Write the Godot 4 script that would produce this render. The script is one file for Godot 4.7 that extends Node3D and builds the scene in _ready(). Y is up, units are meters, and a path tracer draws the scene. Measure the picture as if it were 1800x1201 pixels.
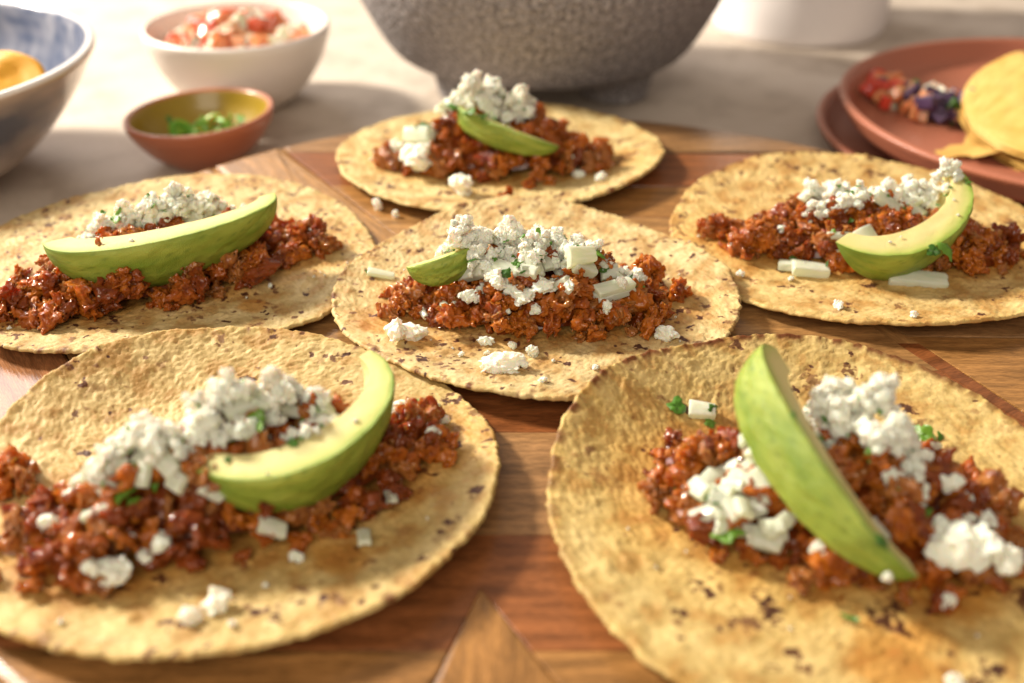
extends Node3D

const BOARD_TOP := 0.0
const TABLE_Y := -0.022
const LENS_X := 0.0
# the six tortillas: centre (m), outline harmonics of the rim (mm), lifts of the rim [angle deg, width deg, height mm], resting height (mm), look
const TORTILLA := {
	"C": {"at": Vector2(0.009, 0.0222), "rim": [70.56, -0.56, 0.3, -1.26, 1.81, 0.14, 1.06, 1.72, -1.05], "lift": [[-75, 50, 3.0], [20, 40, 2.5], [95, 60, 3.5], [192, 35, 3.0], [255, 30, 3.0], [-20, 30, 3.0]], "rest": 3.0, "char": 0.1, "oily": 0.3, "pools": [[-55.0, 23.0, 8.0], [-38.0, 36.0, 7.0]], "turn": 0.3, "look": 0},
	"T": {"at": Vector2(-0.0054, -0.1160), "rim": [72.48, 0.54, 1.2, 1.22, -1.81, -0.71, 0.12, 0.5, 0.73], "lift": [[30, 60, 6.0], [110, 50, 2.5], [170, 60, 2.0]], "rest": 1.6, "char": 0.0, "oily": 0.35, "pools": [], "turn": 2.1, "look": 2},
	"R": {"at": Vector2(0.14, -0.0285), "rim": [77.8, -0.92, 0.8, -0.98, -0.36, 0.48, 0.57, -0.25, -0.84], "lift": [[-95, 60, 4.0], [80, 60, 5.0], [200, 40, 0.5]], "rest": 1.6, "char": 0.35, "oily": 0.45, "pools": [], "turn": 4.0, "look": 1},
	"RL": {"at": Vector2(-0.1305, -0.0090), "rim": [77.48, -0.16, 1.2, 1.97, -0.24, -0.45, 1.37, -0.07, 1.17], "lift": [[85, 65, 4.0], [-95, 60, 2.5]], "rest": 1.6, "char": 0.1, "oily": 0.3, "pools": [[39.0, 41.0, 6.0]], "turn": 5.2, "look": 0},
	"FL": {"at": Vector2(-0.0786, 0.1250), "rim": [72.7, 0.3, 3.6, 1.49, -0.03, 0.29, 0.5, -0.28, -0.55], "lift": [[222, 45, 11.0], [275, 35, 5.0], [70, 70, 5.5], [10, 45, 4.0]], "rest": 1.6, "char": 0.12, "oily": 0.45, "pools": [[36.0, 38.0, 11.0]], "turn": 1.2, "look": 1},
	"FR": {"at": Vector2(0.0848, 0.1405), "rim": [75.6, -1.22, 2.8, -2.31, -0.69, -0.39, 0.54, -0.12, 0.92], "lift": [[218, 40, 13.0], [-85, 45, 8.0], [150, 60, 4.0], [-30, 40, 3.0]], "rest": 1.6, "char": 0.75, "oily": 0.5, "pools": [[4.0, 55.0, 15.0], [22.0, 34.0, 11.0]], "turn": 3.3, "look": 2}}
const WHICH := {"C": "middle", "T": "rear centre", "R": "right rear", "RL": "left rear", "FL": "front left", "FR": "front right"}
const ORDER := ["T", "R", "RL", "FL", "C", "FR"]
# meat heaps: centre x, z, half length, half depth (mm), turn (deg), mound height (mm), crumbles
const MEAT := {
	"C": [0.0, 11.0, 50.0, 24.0, 0.0, 20.0, 165], "T": [0.0, 12.0, 52.0, 23.0, 2.0, 22.0, 130], "R": [-4.0, 13.0, 58.0, 23.0, 8.0, 16.0, 160],
	"RL": [2.0, 18.0, 62.0, 24.0, -29.0, 18.0, 160], "FL": [5.0, 14.0, 62.0, 25.0, -25.0, 23.0, 190], "FR": [-1.0, 3.0, 49.0, 31.0, 18.0, 19.0, 185]}
# avocado slices: the two tips (x, height, z in mm), the way the outer side faces, half angle of the wedge (deg), greatest radius, cavity radius
const AVOCADO := {
	"RL": [Vector3(-31, 26, 36), Vector3(42, 28, -3), Vector3(0.25, -0.42, 0.9), 29.0, 23.5, 11.5],
	"R": [Vector3(-24, 19, 40), Vector3(28, 32, -3), Vector3(0.58, -0.6, 0.62), 27.0, 26.0, 15.0],
	"FL": [Vector3(-1, 26, 29), Vector3(38, 29, -22), Vector3(0.66, -0.42, 0.6), 25.0, 26.0, 15.5],
	"FR": [Vector3(-13, 37, -25), Vector3(11, 12, 38), Vector3(-0.75, 0.30, 0.40), 21.0, 23.0, 13.0],
	"T": [Vector3(-18, 30, 12), Vector3(26, 18, 30), Vector3(-0.4, -0.1, 0.9), 26.0, 13.0, 4.0],
	"C": [Vector3(-45, 21, 13), Vector3(-20, 27, 5), Vector3(-0.1, -0.30, 0.9), 36.0, 10.0, 2.5]}
const STRAY := {
	"C": [[-25.8, 46.0, 0, 2.2], [-9.4, 39.6, 0, 3.0], [-2.7, 43.9, 0, 4.1], [-16.5, 37.4, 0, 5.6], [-12.4, 53.7, 0, 10.9], [41.0, 35.1, 0, 7.9], [22.0, 30.6, 0, 5.0], [27.4, 24.5, 0, 3.5], [17.4, 54.4, 0, 2.4], [0.7, 63.7, 0, 2.8], [-43.2, 33.6, 0, 10.6], [-47.3, 36.6, 0, 6.8], [-49.2, 29.9, 0, 4.6], [-22.7, 25.5, 12, 5.7], [-25.8, 25.5, 18, 3.0], [-20.9, 27.3, 17, 2.4], [-13.0, 26.5, 17, 5.3], [-6.7, 28.4, 14, 9.1], [-1.5, 31.5, 9, 4.1], [-10.3, 32.0, 8, 1.9], [2.0, 26.7, 22, 8.2], [10.2, 29.0, 20, 4.9], [-28.4, 25.2, 14, 2.8]],
	"T": [[-34.9, 26.8, 4, 16.6], [-16.9, 46.5, 8, 9.7], [-17.4, 48.2, 3, 10.2], [34.2, 32.1, 0, 5.0], [43.2, 39.8, 0, 4.9], [-46.2, 12.6, 3, 7.7], [-21.6, -2.1, 12, 9.4]],
	"R": [[-55.9, 37.2, 0, 3.2], [-26.8, 64.2, 0, 3.6], [-4.0, 73.0, 0, 2.9], [-37.5, 15.9, 14, 3.5], [-37.8, 39.8, 2, 2.1]],
	"RL": [[-35.1, 22.0, 10, 5.8], [9.8, 1.0, 22, 4.2], [0.8, 38.6, 6, 1.8]],
	"FL": [[-18.3, 47.6, 0, 8.9], [-21.8, 49.2, 0, 4.7], [-8.0, 40.3, 2, 5.1], [-11.7, 41.9, 1, 4.8], [9.7, 56.2, 0, 6.5], [4.8, 61.9, 0, 5.3], [25.1, 38.4, 0, 3.7], [14.5, 64.4, 0, 2.1], [58.1, -20.5, 4, 3.7], [56.3, -4.1, 8, 4.1], [45.0, -25.4, 12, 7.7], [-38.1, 31.6, 12, 5.2], [19.1, 48.7, 26, 1.6]],
	"FR": [[25.1, 27.3, 2, 15.5], [30.2, 29.3, 1, 8.4], [33.9, 33.1, 0, 7.2], [17.1, 42.0, 0, 4.1], [12.3, 63.6, 0, 4.5], [29.3, 17.8, 4, 5.8], [34.2, 17.7, 3, 4.9], [20.6, 3.6, 14, 4.4], [26.1, 10.8, 16, 6.4], [32.8, 7.0, 12, 4.4], [2.0, 41.8, 20, 2.6], [20.7, 22.2, 4, 5.7]],
}
const ONION := {
	"C": [[14.5, 20.2, 24, 11.0, 8.0, -20], [25.2, 22.2, 22, 14.4, 5.7, -25], [15.6, 9.9, 30, 16.2, 7.7, -30], [-22.5, 13.7, 24, 11.9, 10.8, 20], [-13.6, 22.0, 20, 10.2, 4.9, 25], [-5.0, 22.8, 20, 11.4, 5.7, 35], [-1.5, 21.0, 30, 10.5, 6.4, 50], [-56.4, -9.0, 1, 10.0, 3.7, 5], [-39.1, 21.3, 8, 4.6, 2.7, 70], [-31.8, 23.1, 18, 4.6, 2.7, 60], [34.1, 10.0, 20, 9.0, 5.5, -60], [6.9, 25.9, 22, 7.5, 5.6, 40]],
	"T": [[-34.1, 13.1, 14, 14.3, 11.2, 20], [-36.8, 16.1, 6, 12.8, 7.7, 10], [-20.2, 5.3, 24, 15.3, 10.2, 40], [38.5, 12.7, 16, 10.2, 6.1, 0]],
	"R": [[-9.0, 30.7, 20, 10.4, 9.2, 60], [-30.0, 34.0, 8, 13.8, 8.4, 5], [-36.7, 30.7, 0, 8.5, 7.2, 30], [-18.4, 26.1, 14, 8.9, 3.0, 0], [13.7, 7.5, 26, 14.3, 8.7, 50], [7.5, 42.0, 2, 20.8, 7.5, 10], [1.1, 14.8, 24, 10.7, 6.4, 20]],
	"RL": [[31.9, -5.4, 22, 9.4, 6.4, -20], [10.6, 2.9, 24, 10.5, 8.4, 10], [-6.3, 11.3, 22, 9.1, 6.2, 30], [-37.5, 14.9, 10, 7.5, 5.0, 60]],
	"FL": [[-4.4, 31.0, 18, 6.8, 6.2, 40], [-24.8, 34.1, 14, 10.8, 3.7, 5], [18.9, 34.8, 8, 8.6, 5.7, 5], [52.3, -26.6, 6, 9.8, 8.8, 30], [-17.0, 15.6, 24, 16.2, 7.4, 55], [-24.0, 28.5, 20, 15.7, 6.3, 60], [-3.8, 7.0, 28, 16.5, 9.0, 50], [8.8, 9.7, 28, 13.4, 8.9, -30], [-8.6, 26.5, 22, 12.9, 7.1, 60], [24.6, 17.2, 26, 10.2, 6.4, 60], [28.7, 0.9, 24, 9.2, 7.7, 70], [40.9, 31.5, 6, 8.7, 4.3, 80], [46.4, 16.6, 12, 6.6, 4.2, 80], [4.9, 32.6, 16, 7.1, 5.1, 20]],
	"FR": [[-28.4, -39.9, 8, 10.8, 8.4, 10], [32.5, -18.3, 10, 8.2, 6.3, -40], [-32.4, 5.6, 20, 13.1, 8.7, -35], [-23.4, 10.8, 22, 12.9, 8.6, 40], [-36.3, 14.6, 16, 11.4, 7.1, 10], [-28.5, 19.1, 16, 15.5, 6.2, 5], [-21.5, 21.9, 12, 11.3, 8.4, 30], [-36.5, 6.3, 16, 10.2, 7.3, 60], [-28.5, 6.2, 24, 11.5, 7.2, -10], [5.2, -17.9, 22, 10.9, 6.8, -20], [4.5, 23.3, 14, 8.4, 5.6, 60], [-9.9, 29.0, 8, 8.3, 5.5, 70]],
}
const HERB := {
	"C": [[-11.0, 24.3, 32, 4.5], [0.2, 9.9, 34, 4.2], [-21.6, 18.9, 18, 3.8], [18.8, 12.1, 30, 5.7], [30.2, 17.5, 22, 6.1], [22.1, 14.6, 24, 3.5], [11.2, -0.5, 34, 4.3], [-5.5, 26.7, 28, 2.6], [17.0, 18.7, 26, 2.7], [-14.7, 18.4, 30, 2.3], [-61.2, -9.0, 1, 2.9], [-7.9, 21.1, 20, 3.4], [-1.5, 21.3, 26, 2.3], [26.1, 22.0, 20, 1.5], [-8.1, 16.4, 32, 1.9], [33.3, 18.3, 16, 3.1]],
	"T": [[-34.0, 14.5, 14, 8.6], [-19.5, 18.8, 26, 7.5], [-13.2, 25.7, 22, 7.4], [19.7, -2.5, 20, 10.4], [-7.0, 27.1, 16, 6.0], [0.4, 15.3, 30, 4.0]],
	"R": [[2.4, -1.4, 28, 6.2], [-34.9, 28.0, 16, 3.4], [-8.0, 18.2, 22, 5.5], [-16.9, 29.2, 20, 4.2], [-3.2, 29.8, 18, 4.2], [14.6, 43.6, 0, 8.3], [-20.8, 25.5, 24, 2.5], [-22.5, 14.1, 26, 2.1], [-24.2, 34.8, 18, 3.7], [8.7, 46.8, 4, 5.3], [-12.0, 13.4, 28, 2.6], [7.9, 19.5, 26, 3.0]],
	"RL": [[20.8, 1.4, 24, 10.5], [24.7, 1.0, 22, 8.5], [-26.3, -7.2, 18, 3.9], [-11.0, 16.3, 22, 5.3], [12.0, 16.7, 24, 4.1], [3.5, 23.1, 24, 2.8], [30.1, -14.2, 22, 5.2]],
	"FL": [[-6.3, -2.3, 30, 5.5], [-36.7, 9.4, 16, 5.2], [-37.4, 2.8, 16, 3.1], [13.5, 16.2, 32, 6.4], [9.5, 4.5, 30, 6.0], [-17.8, 28.0, 24, 6.2], [-18.1, 32.9, 18, 5.6], [27.5, 3.9, 22, 3.7], [51.6, -23.5, 4, 4.7], [50.7, -26.6, 10, 3.4], [-15.0, 32.6, 16, 4.3], [23.0, 21.0, 18, 3.5], [7.8, 27.1, 26, 2.3], [-22.8, 31.2, 22, 2.3]],
	"FR": [[-36.2, -40.4, 4, 7.5], [-25.3, -39.2, 10, 3.7], [-26.5, -36.2, 8, 4.7], [-41.1, -2.6, 14, 4.2], [-28.8, 13.1, 22, 3.7], [-33.5, 13.7, 18, 4.8], [-31.4, 21.1, 14, 7.0], [2.8, -8.7, 28, 3.9], [34.2, -30.3, 8, 8.2], [39.7, -29.7, 4, 4.0], [-5.1, 43.2, 2, 4.6], [0.2, 38.8, 6, 4.0], [-8.2, 9.4, 28, 2.3], [-17.3, 13.8, 26, 2.0], [4.2, 10.4, 20, 2.3], [24.4, -30.2, 12, 3.3]],
}
var rng := RandomNumberGenerator.new()
var noise := FastNoiseLite.new()
var fine := FastNoiseLite.new()
var cell := FastNoiseLite.new()
var ground := {}            # taco -> PackedFloat32Array: height of what lies there (mm), one cell per millimetre
const GN := 176
var meat_meshes := []
var meat_mats := []
var cheese_meshes := []
var cheese_mat: StandardMaterial3D
var onion_mat: StandardMaterial3D
var onion_meshes := []
var herb_meshes := []
var herb_mats := []
var tex := {}


func _ready() -> void:
	rng.seed = 20
	noise.seed = 3; noise.noise_type = FastNoiseLite.TYPE_SIMPLEX_SMOOTH; noise.frequency = 1.0; noise.fractal_octaves = 3
	fine.seed = 11; fine.noise_type = FastNoiseLite.TYPE_SIMPLEX; fine.frequency = 1.0; fine.fractal_type = FastNoiseLite.FRACTAL_NONE
	cell.seed = 5; cell.noise_type = FastNoiseLite.TYPE_CELLULAR; cell.frequency = 1.0; cell.fractal_type = FastNoiseLite.FRACTAL_NONE
	view()
	light()
	textures()
	table()
	board()
	for k in ORDER: tortilla(k)
	food_shapes()
	for k in ORDER: taco(k)
	board_crumbs()
	background()


# ---------------------------------------------------------------- camera, light
func view() -> void:
	var cam := Camera3D.new(); cam.name = "camera"
	add_child(cam)
	var lens := CameraAttributesPhysical.new()
	lens.frustum_focal_length = 39.91
	lens.frustum_focus_distance = 0.371
	lens.frustum_near = 0.02; lens.frustum_far = 30.0
	lens.exposure_aperture = 6.3
	cam.attributes = lens
	cam.near = 0.02; cam.far = 30.0; cam.fov = 33.47
	cam.position = Vector3(LENS_X, 0.1961, 0.38)
	cam.rotation_degrees = Vector3(-30.68, 0, 0)
	cam.current = true


func light() -> void:
	var we := WorldEnvironment.new(); we.name = "world_environment"
	var e := Environment.new()
	e.background_mode = Environment.BG_COLOR
	e.background_color = Color(0.90, 0.81, 0.745)
	e.background_energy_multiplier = 0.42
	e.tonemap_mode = Environment.TONE_MAPPER_LINEAR
	e.tonemap_exposure = 1.0
	e.sdfgi_enabled = true; e.ssao_enabled = true; e.ssil_enabled = true
	we.environment = e
	add_child(we)
	studio_lamp("key_lamp", Vector3(-0.747, 0.56, -0.40) * 1.75, Vector2(0.24, 0.24), 7.8, Color(1.0, 0.95, 0.88))
	studio_lamp("window_lamp", Vector3(-0.50, 0.60, -0.85) * 1.9, Vector2(0.9, 0.7), 1.8, Color(1.0, 0.97, 0.95))

	studio_lamp("bounce_lamp", Vector3(-0.25, 0.75, 1.05), Vector2(0.9, 0.7), 0.95, Color(1.0, 0.94, 0.86))


func studio_lamp(called: String, at: Vector3, size: Vector2, energy: float, tint: Color) -> void:
	var l := AreaLight3D.new(); l.name = called
	l.area_size = size
	l.area_normalize_energy = true
	l.light_energy = energy
	l.light_color = tint
	l.shadow_enabled = true
	l.set("area_range", 8.0); l.set("area_attenuation", 2.0)
	add_child(l)
	l.look_at_from_position(at, Vector3.ZERO, Vector3.UP)


# ---------------------------------------------------------------- helpers
func numbered(called: String, parent: Node) -> String:
	if not parent.has_node(called): return called
	var key := "n_" + called
	var k: int = parent.get_meta(key, 0) + 1
	parent.set_meta(key, k)
	return "%s_%03d" % [called, k]


func obj(called: String, mesh: Mesh, mat: Material, parent: Node = self) -> MeshInstance3D:
	var o := MeshInstance3D.new()
	o.name = numbered(called, parent)
	o.mesh = mesh
	o.material_override = mat
	parent.add_child(o, true)
	return o


func thing(called: String, label: String, category: String, at := Vector3.ZERO, group := "") -> Node3D:
	var o := Node3D.new()
	o.name = numbered(called, self)
	add_child(o, true)
	o.position = at
	return tag(o, label, category, group)


func tag(o: Node3D, label: String, category: String, group := "") -> Node3D:
	o.set_meta("label", label); o.set_meta("category", category)
	if group: o.set_meta("group", group)
	return o


func arrays(v: PackedVector3Array, idx: PackedInt32Array, c := PackedColorArray(), uv := PackedVector2Array(), outward := true) -> ArrayMesh:
	# smooth normals; front faces run clockwise
	var n := PackedVector3Array(); n.resize(v.size())
	for i in range(0, idx.size(), 3):
		var a := idx[i]; var b := idx[i + 1]; var d := idx[i + 2]
		var f := (v[d] - v[a]).cross(v[b] - v[a])
		n[a] += f; n[b] += f; n[d] += f
	for i in n.size(): n[i] = n[i].normalized()
	var arr := []; arr.resize(Mesh.ARRAY_MAX)
	arr[Mesh.ARRAY_VERTEX] = v; arr[Mesh.ARRAY_NORMAL] = n; arr[Mesh.ARRAY_INDEX] = idx
	if c.size(): arr[Mesh.ARRAY_COLOR] = c
	if uv.size(): arr[Mesh.ARRAY_TEX_UV] = uv
	var m := ArrayMesh.new()
	m.add_surface_from_arrays(Mesh.PRIMITIVE_TRIANGLES, arr)
	return m


func quad(idx: PackedInt32Array, a: int, b: int, c: int, d: int) -> void:
	idx.append(a); idx.append(b); idx.append(c); idx.append(a); idx.append(c); idx.append(d)


func mat(color: Color, rough: float, more := {}) -> StandardMaterial3D:
	# color is linear
	var m := StandardMaterial3D.new()
	m.albedo_color = color.linear_to_srgb()
	m.roughness = rough
	m.metallic_specular = more.get("spec", 0.5)
	if more.get("vc", false): m.vertex_color_use_as_albedo = true
	if more.has("sss"):
		m.subsurf_scatter_enabled = true; m.subsurf_scatter_strength = more.sss
	if more.has("coat"):
		m.clearcoat_enabled = true; m.clearcoat = more.coat; m.clearcoat_roughness = more.get("coat_rough", 0.1)
	if more.has("back"):
		m.backlight_enabled = true; m.backlight = more.back
	if more.has("tex"): m.albedo_texture = more.tex
	if more.has("bump"):
		m.heightmap_enabled = true; m.heightmap_texture = more.bump; m.heightmap_scale = more.bump_cm
	if more.has("tri"):
		m.uv1_triplanar = true; m.uv1_scale = Vector3.ONE * more.tri
	if more.has("rough_tex"):
		m.roughness_texture = more.rough_tex; m.roughness_texture_channel = BaseMaterial3D.TEXTURE_CHANNEL_RED
	return m


func noise_tex(kind: int, freq: float, size: int, octaves := 4, warp := 0.0, ramp = null, sd := 1) -> ImageTexture:
	var f := FastNoiseLite.new()
	f.seed = sd; f.noise_type = kind; f.frequency = freq
	f.fractal_type = FastNoiseLite.FRACTAL_FBM if octaves > 1 else FastNoiseLite.FRACTAL_NONE
	f.fractal_octaves = octaves
	if warp > 0.0:
		f.domain_warp_enabled = true; f.domain_warp_amplitude = warp; f.domain_warp_frequency = freq
	var im := f.get_seamless_image(size, size, false, false, 0.1)
	if ramp != null:
		im.convert(Image.FORMAT_RGB8)
		var lut := PackedByteArray()
		for i in 256:
			var c: Color = ramp.sample(i / 255.0).linear_to_srgb()
			lut.append(int(c.r * 255)); lut.append(int(c.g * 255)); lut.append(int(c.b * 255))
		var d := im.get_data()
		for i in range(0, d.size(), 3):
			var q := d[i] * 3
			d[i] = lut[q]; d[i + 1] = lut[q + 1]; d[i + 2] = lut[q + 2]
		im = Image.create_from_data(size, size, false, Image.FORMAT_RGB8, d)
	return ImageTexture.create_from_image(im)


func ramp(cols: Array) -> Gradient:
	# [[offset, Color linear], ...]
	var g := Gradient.new()
	var o := PackedFloat32Array(); var c := PackedColorArray()
	for p in cols:
		o.append(p[0]); c.append(p[1])
	g.offsets = o; g.colors = c
	return g


func textures() -> void:
	tex.meal = noise_tex(FastNoiseLite.TYPE_CELLULAR, 0.085, 1024, 3, 14.0, null, 4)       # mealy lumps of the masa
	tex.grain = noise_tex(FastNoiseLite.TYPE_SIMPLEX, 0.08, 512, 4, 0.0, null, 6)
	tex.pits = noise_tex(FastNoiseLite.TYPE_CELLULAR, 0.05, 512, 2, 10.0, null, 9)
	for i in 3: tex["tortilla_%d" % i] = tortilla_picture(i)
	for i in 2:
		var f := FastNoiseLite.new(); f.seed = 31 + i; f.frequency = 0.018; f.fractal_octaves = 5
		f.domain_warp_enabled = true; f.domain_warp_amplitude = 20.0; f.domain_warp_frequency = 0.01
		var im := f.get_seamless_image(512, 512)
		im.convert(Image.FORMAT_RGB8)
		var d := im.get_data()
		for q in range(0, d.size(), 3):
			var t := d[q] / 255.0
			var ring := 0.5 + 0.5 * sin(t * 46.0)
			var k := 0.55 + 0.36 * t + 0.17 * ring
			d[q] = int(clampf(k, 0, 1) * 255); d[q + 1] = int(clampf(k - 0.02, 0, 1) * 252); d[q + 2] = int(clampf(k - 0.05, 0, 1) * 246)
		tex["wood_%d" % i] = ImageTexture.create_from_image(Image.create_from_data(512, 512, false, Image.FORMAT_RGB8, d))
	tex.pores = noise_tex(FastNoiseLite.TYPE_SIMPLEX, 0.06, 512, 3, 0.0, null, 15)


func tortilla_picture(sd: int) -> ImageTexture:
	# what the griddle left: pale masa with freckles and small scorched blisters
	var size := 900
	var a := FastNoiseLite.new(); a.seed = 40 + sd; a.frequency = 0.012; a.fractal_octaves = 5
	var b := FastNoiseLite.new(); b.seed = 60 + sd; b.frequency = 0.06; b.fractal_octaves = 3
	var ia := a.get_image(size, size); var ib := b.get_image(size, size)
	ia.convert(Image.FORMAT_L8); ib.convert(Image.FORMAT_L8)
	var da := ia.get_data(); var db := ib.get_data()
	var scorch := PackedFloat32Array(); scorch.resize(size * size)
	var r := RandomNumberGenerator.new(); r.seed = 7 + sd
	var ppm := size / 160.0
	var clusters := []
	for i in 26:
		var an := r.randf() * TAU; var ra := lerpf(30.0, 72.0, sqrt(r.randf()))
		clusters.append(Vector3(cos(an) * ra, sin(an) * ra, r.randf_range(4.0, 14.0)))
	for i in [900, 420, 280][sd]:
		var p: Vector2
		if r.randf() < 0.62:
			var c: Vector3 = clusters[r.randi() % clusters.size()]
			p = Vector2(c.x + r.randfn() * c.z, c.y + r.randfn() * c.z)
		else:
			var an := r.randf() * TAU; var ra := sqrt(r.randf()) * 74.0
			p = Vector2(cos(an) * ra, sin(an) * ra)
		var big := r.randf()
		var s := (r.randf_range(0.22, 0.6) if big < 0.55 else r.randf_range(0.6, [1.3, 1.7, 2.7][sd])) * ppm
		var turn := r.randf() * PI; var stretch := r.randf_range(1.0, 2.2)
		var dark := pow(r.randf(), 0.7)
		var cx := (p.x / 160.0 + 0.5) * size; var cy := (p.y / 160.0 + 0.5) * size
		var reach := int(s * stretch * 1.6) + 2
		var ct := cos(turn); var stn := sin(turn)
		for y in range(maxi(0, int(cy) - reach), mini(size, int(cy) + reach + 1)):
			for x in range(maxi(0, int(cx) - reach), mini(size, int(cx) + reach + 1)):
				var dx := x - cx; var dy := y - cy
				var u := (dx * ct + dy * stn) / (s * stretch); var v := (dy * ct - dx * stn) / s
				var d := sqrt(u * u + v * v) + (db[y * size + x] / 255.0 - 0.5) * 2.2
				var k := clampf((1.05 - d) * 2.2, 0.0, 1.0) * dark
				if k > scorch[y * size + x]: scorch[y * size + x] = k
	var out := PackedByteArray(); out.resize(size * size * 3)
	for i in size * size:
		var t := da[i] / 255.0; var q := db[i] / 255.0
		var cr := 0.535 + 0.32 * (t - 0.5) + 0.15 * (q - 0.5)
		var cg := 0.405 + 0.31 * (t - 0.5) + 0.14 * (q - 0.5)
		var cb := 0.190 + 0.24 * (t - 0.5) + 0.10 * (q - 0.5)
		var tan := clampf((0.43 - t) * 7.0 + (q - 0.5) * 1.6, 0.0, 1.0) * 0.42
		cr = lerpf(cr, 0.43, tan); cg = lerpf(cg, 0.22, tan); cb = lerpf(cb, 0.075, tan)
		var k := scorch[i]
		if k > 0.0:
			cr = lerpf(cr, lerpf(0.30, 0.06, k), minf(1.0, k * 1.3)); cg = lerpf(cg, lerpf(0.12, 0.022, k), minf(1.0, k * 1.3)); cb = lerpf(cb, lerpf(0.045, 0.012, k), minf(1.0, k * 1.3))
		out[i * 3] = int(pow(clampf(cr, 0, 1), 0.4545) * 255); out[i * 3 + 1] = int(pow(clampf(cg, 0, 1), 0.4545) * 255); out[i * 3 + 2] = int(pow(clampf(cb, 0, 1), 0.4545) * 255)
	return ImageTexture.create_from_image(Image.create_from_data(size, size, false, Image.FORMAT_RGB8, out))


# ---------------------------------------------------------------- table and board
func table() -> void:
	var m := mat(Color(0.535, 0.468, 0.395), 0.66, {"spec": 0.5, "tex": noise_tex(FastNoiseLite.TYPE_SIMPLEX, 0.008, 512, 5, 40.0, ramp([[0.0, Color(0.72, 0.69, 0.66)], [0.45, Color(0.93, 0.92, 0.90)], [1.0, Color(1, 1, 1)]]), 21), "bump": tex.pores, "bump_cm": 0.03})
	m.uv1_scale = Vector3(5, 5, 1)
	var b := BoxMesh.new(); b.size = Vector3(3.2, 0.03, 2.6)
	var v := PackedVector3Array([Vector3(-1.6, 0, -1.9), Vector3(1.6, 0, -1.9), Vector3(1.6, 0, 0.8), Vector3(-1.6, 0, 0.8), Vector3(-1.6, -0.03, -1.9), Vector3(1.6, -0.03, -1.9), Vector3(1.6, -0.03, 0.8), Vector3(-1.6, -0.03, 0.8)])
	var idx := PackedInt32Array()
	quad(idx, 0, 1, 2, 3)
	var uv := PackedVector2Array()
	for p in v: uv.append(Vector2(p.x, p.z))
	quad(idx, 7, 6, 5, 4); quad(idx, 3, 2, 6, 7); quad(idx, 1, 0, 4, 5); quad(idx, 0, 3, 7, 4); quad(idx, 2, 1, 5, 6)
	var o := obj("table_top", facet(v, idx, uv), m)
	o.position.y = TABLE_Y
	o.set_meta("kind", "structure")
	o.set_meta("label", "pale beige stone table top under all the dishes")


func facet(v: PackedVector3Array, idx: PackedInt32Array, uv := PackedVector2Array()) -> ArrayMesh:
	var vv := PackedVector3Array(); var ii := PackedInt32Array(); var uu := PackedVector2Array()
	for k in idx.size():
		vv.append(v[idx[k]]); ii.append(k)
		if uv.size(): uu.append(uv[idx[k]])
	return arrays(vv, ii, PackedColorArray(), uu)


const BOARD_AT := Vector2(0.017, 0.035)
const BOARD_R := 0.211

func half_plane(p: Vector2, d: Vector2, side: float) -> PackedVector2Array:
	# the side of a line through p along d
	d = d.normalized()
	var n := Vector2(-d.y, d.x) * side
	return PackedVector2Array([p - d * 2.0, p + d * 2.0, p + d * 2.0 + n * 2.0, p - d * 2.0 + n * 2.0])


func clip(polys: Array, by: PackedVector2Array) -> Array:
	var out := []
	for p in polys: out.append_array(Geometry2D.intersect_polygons(p, by))
	return out


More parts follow.
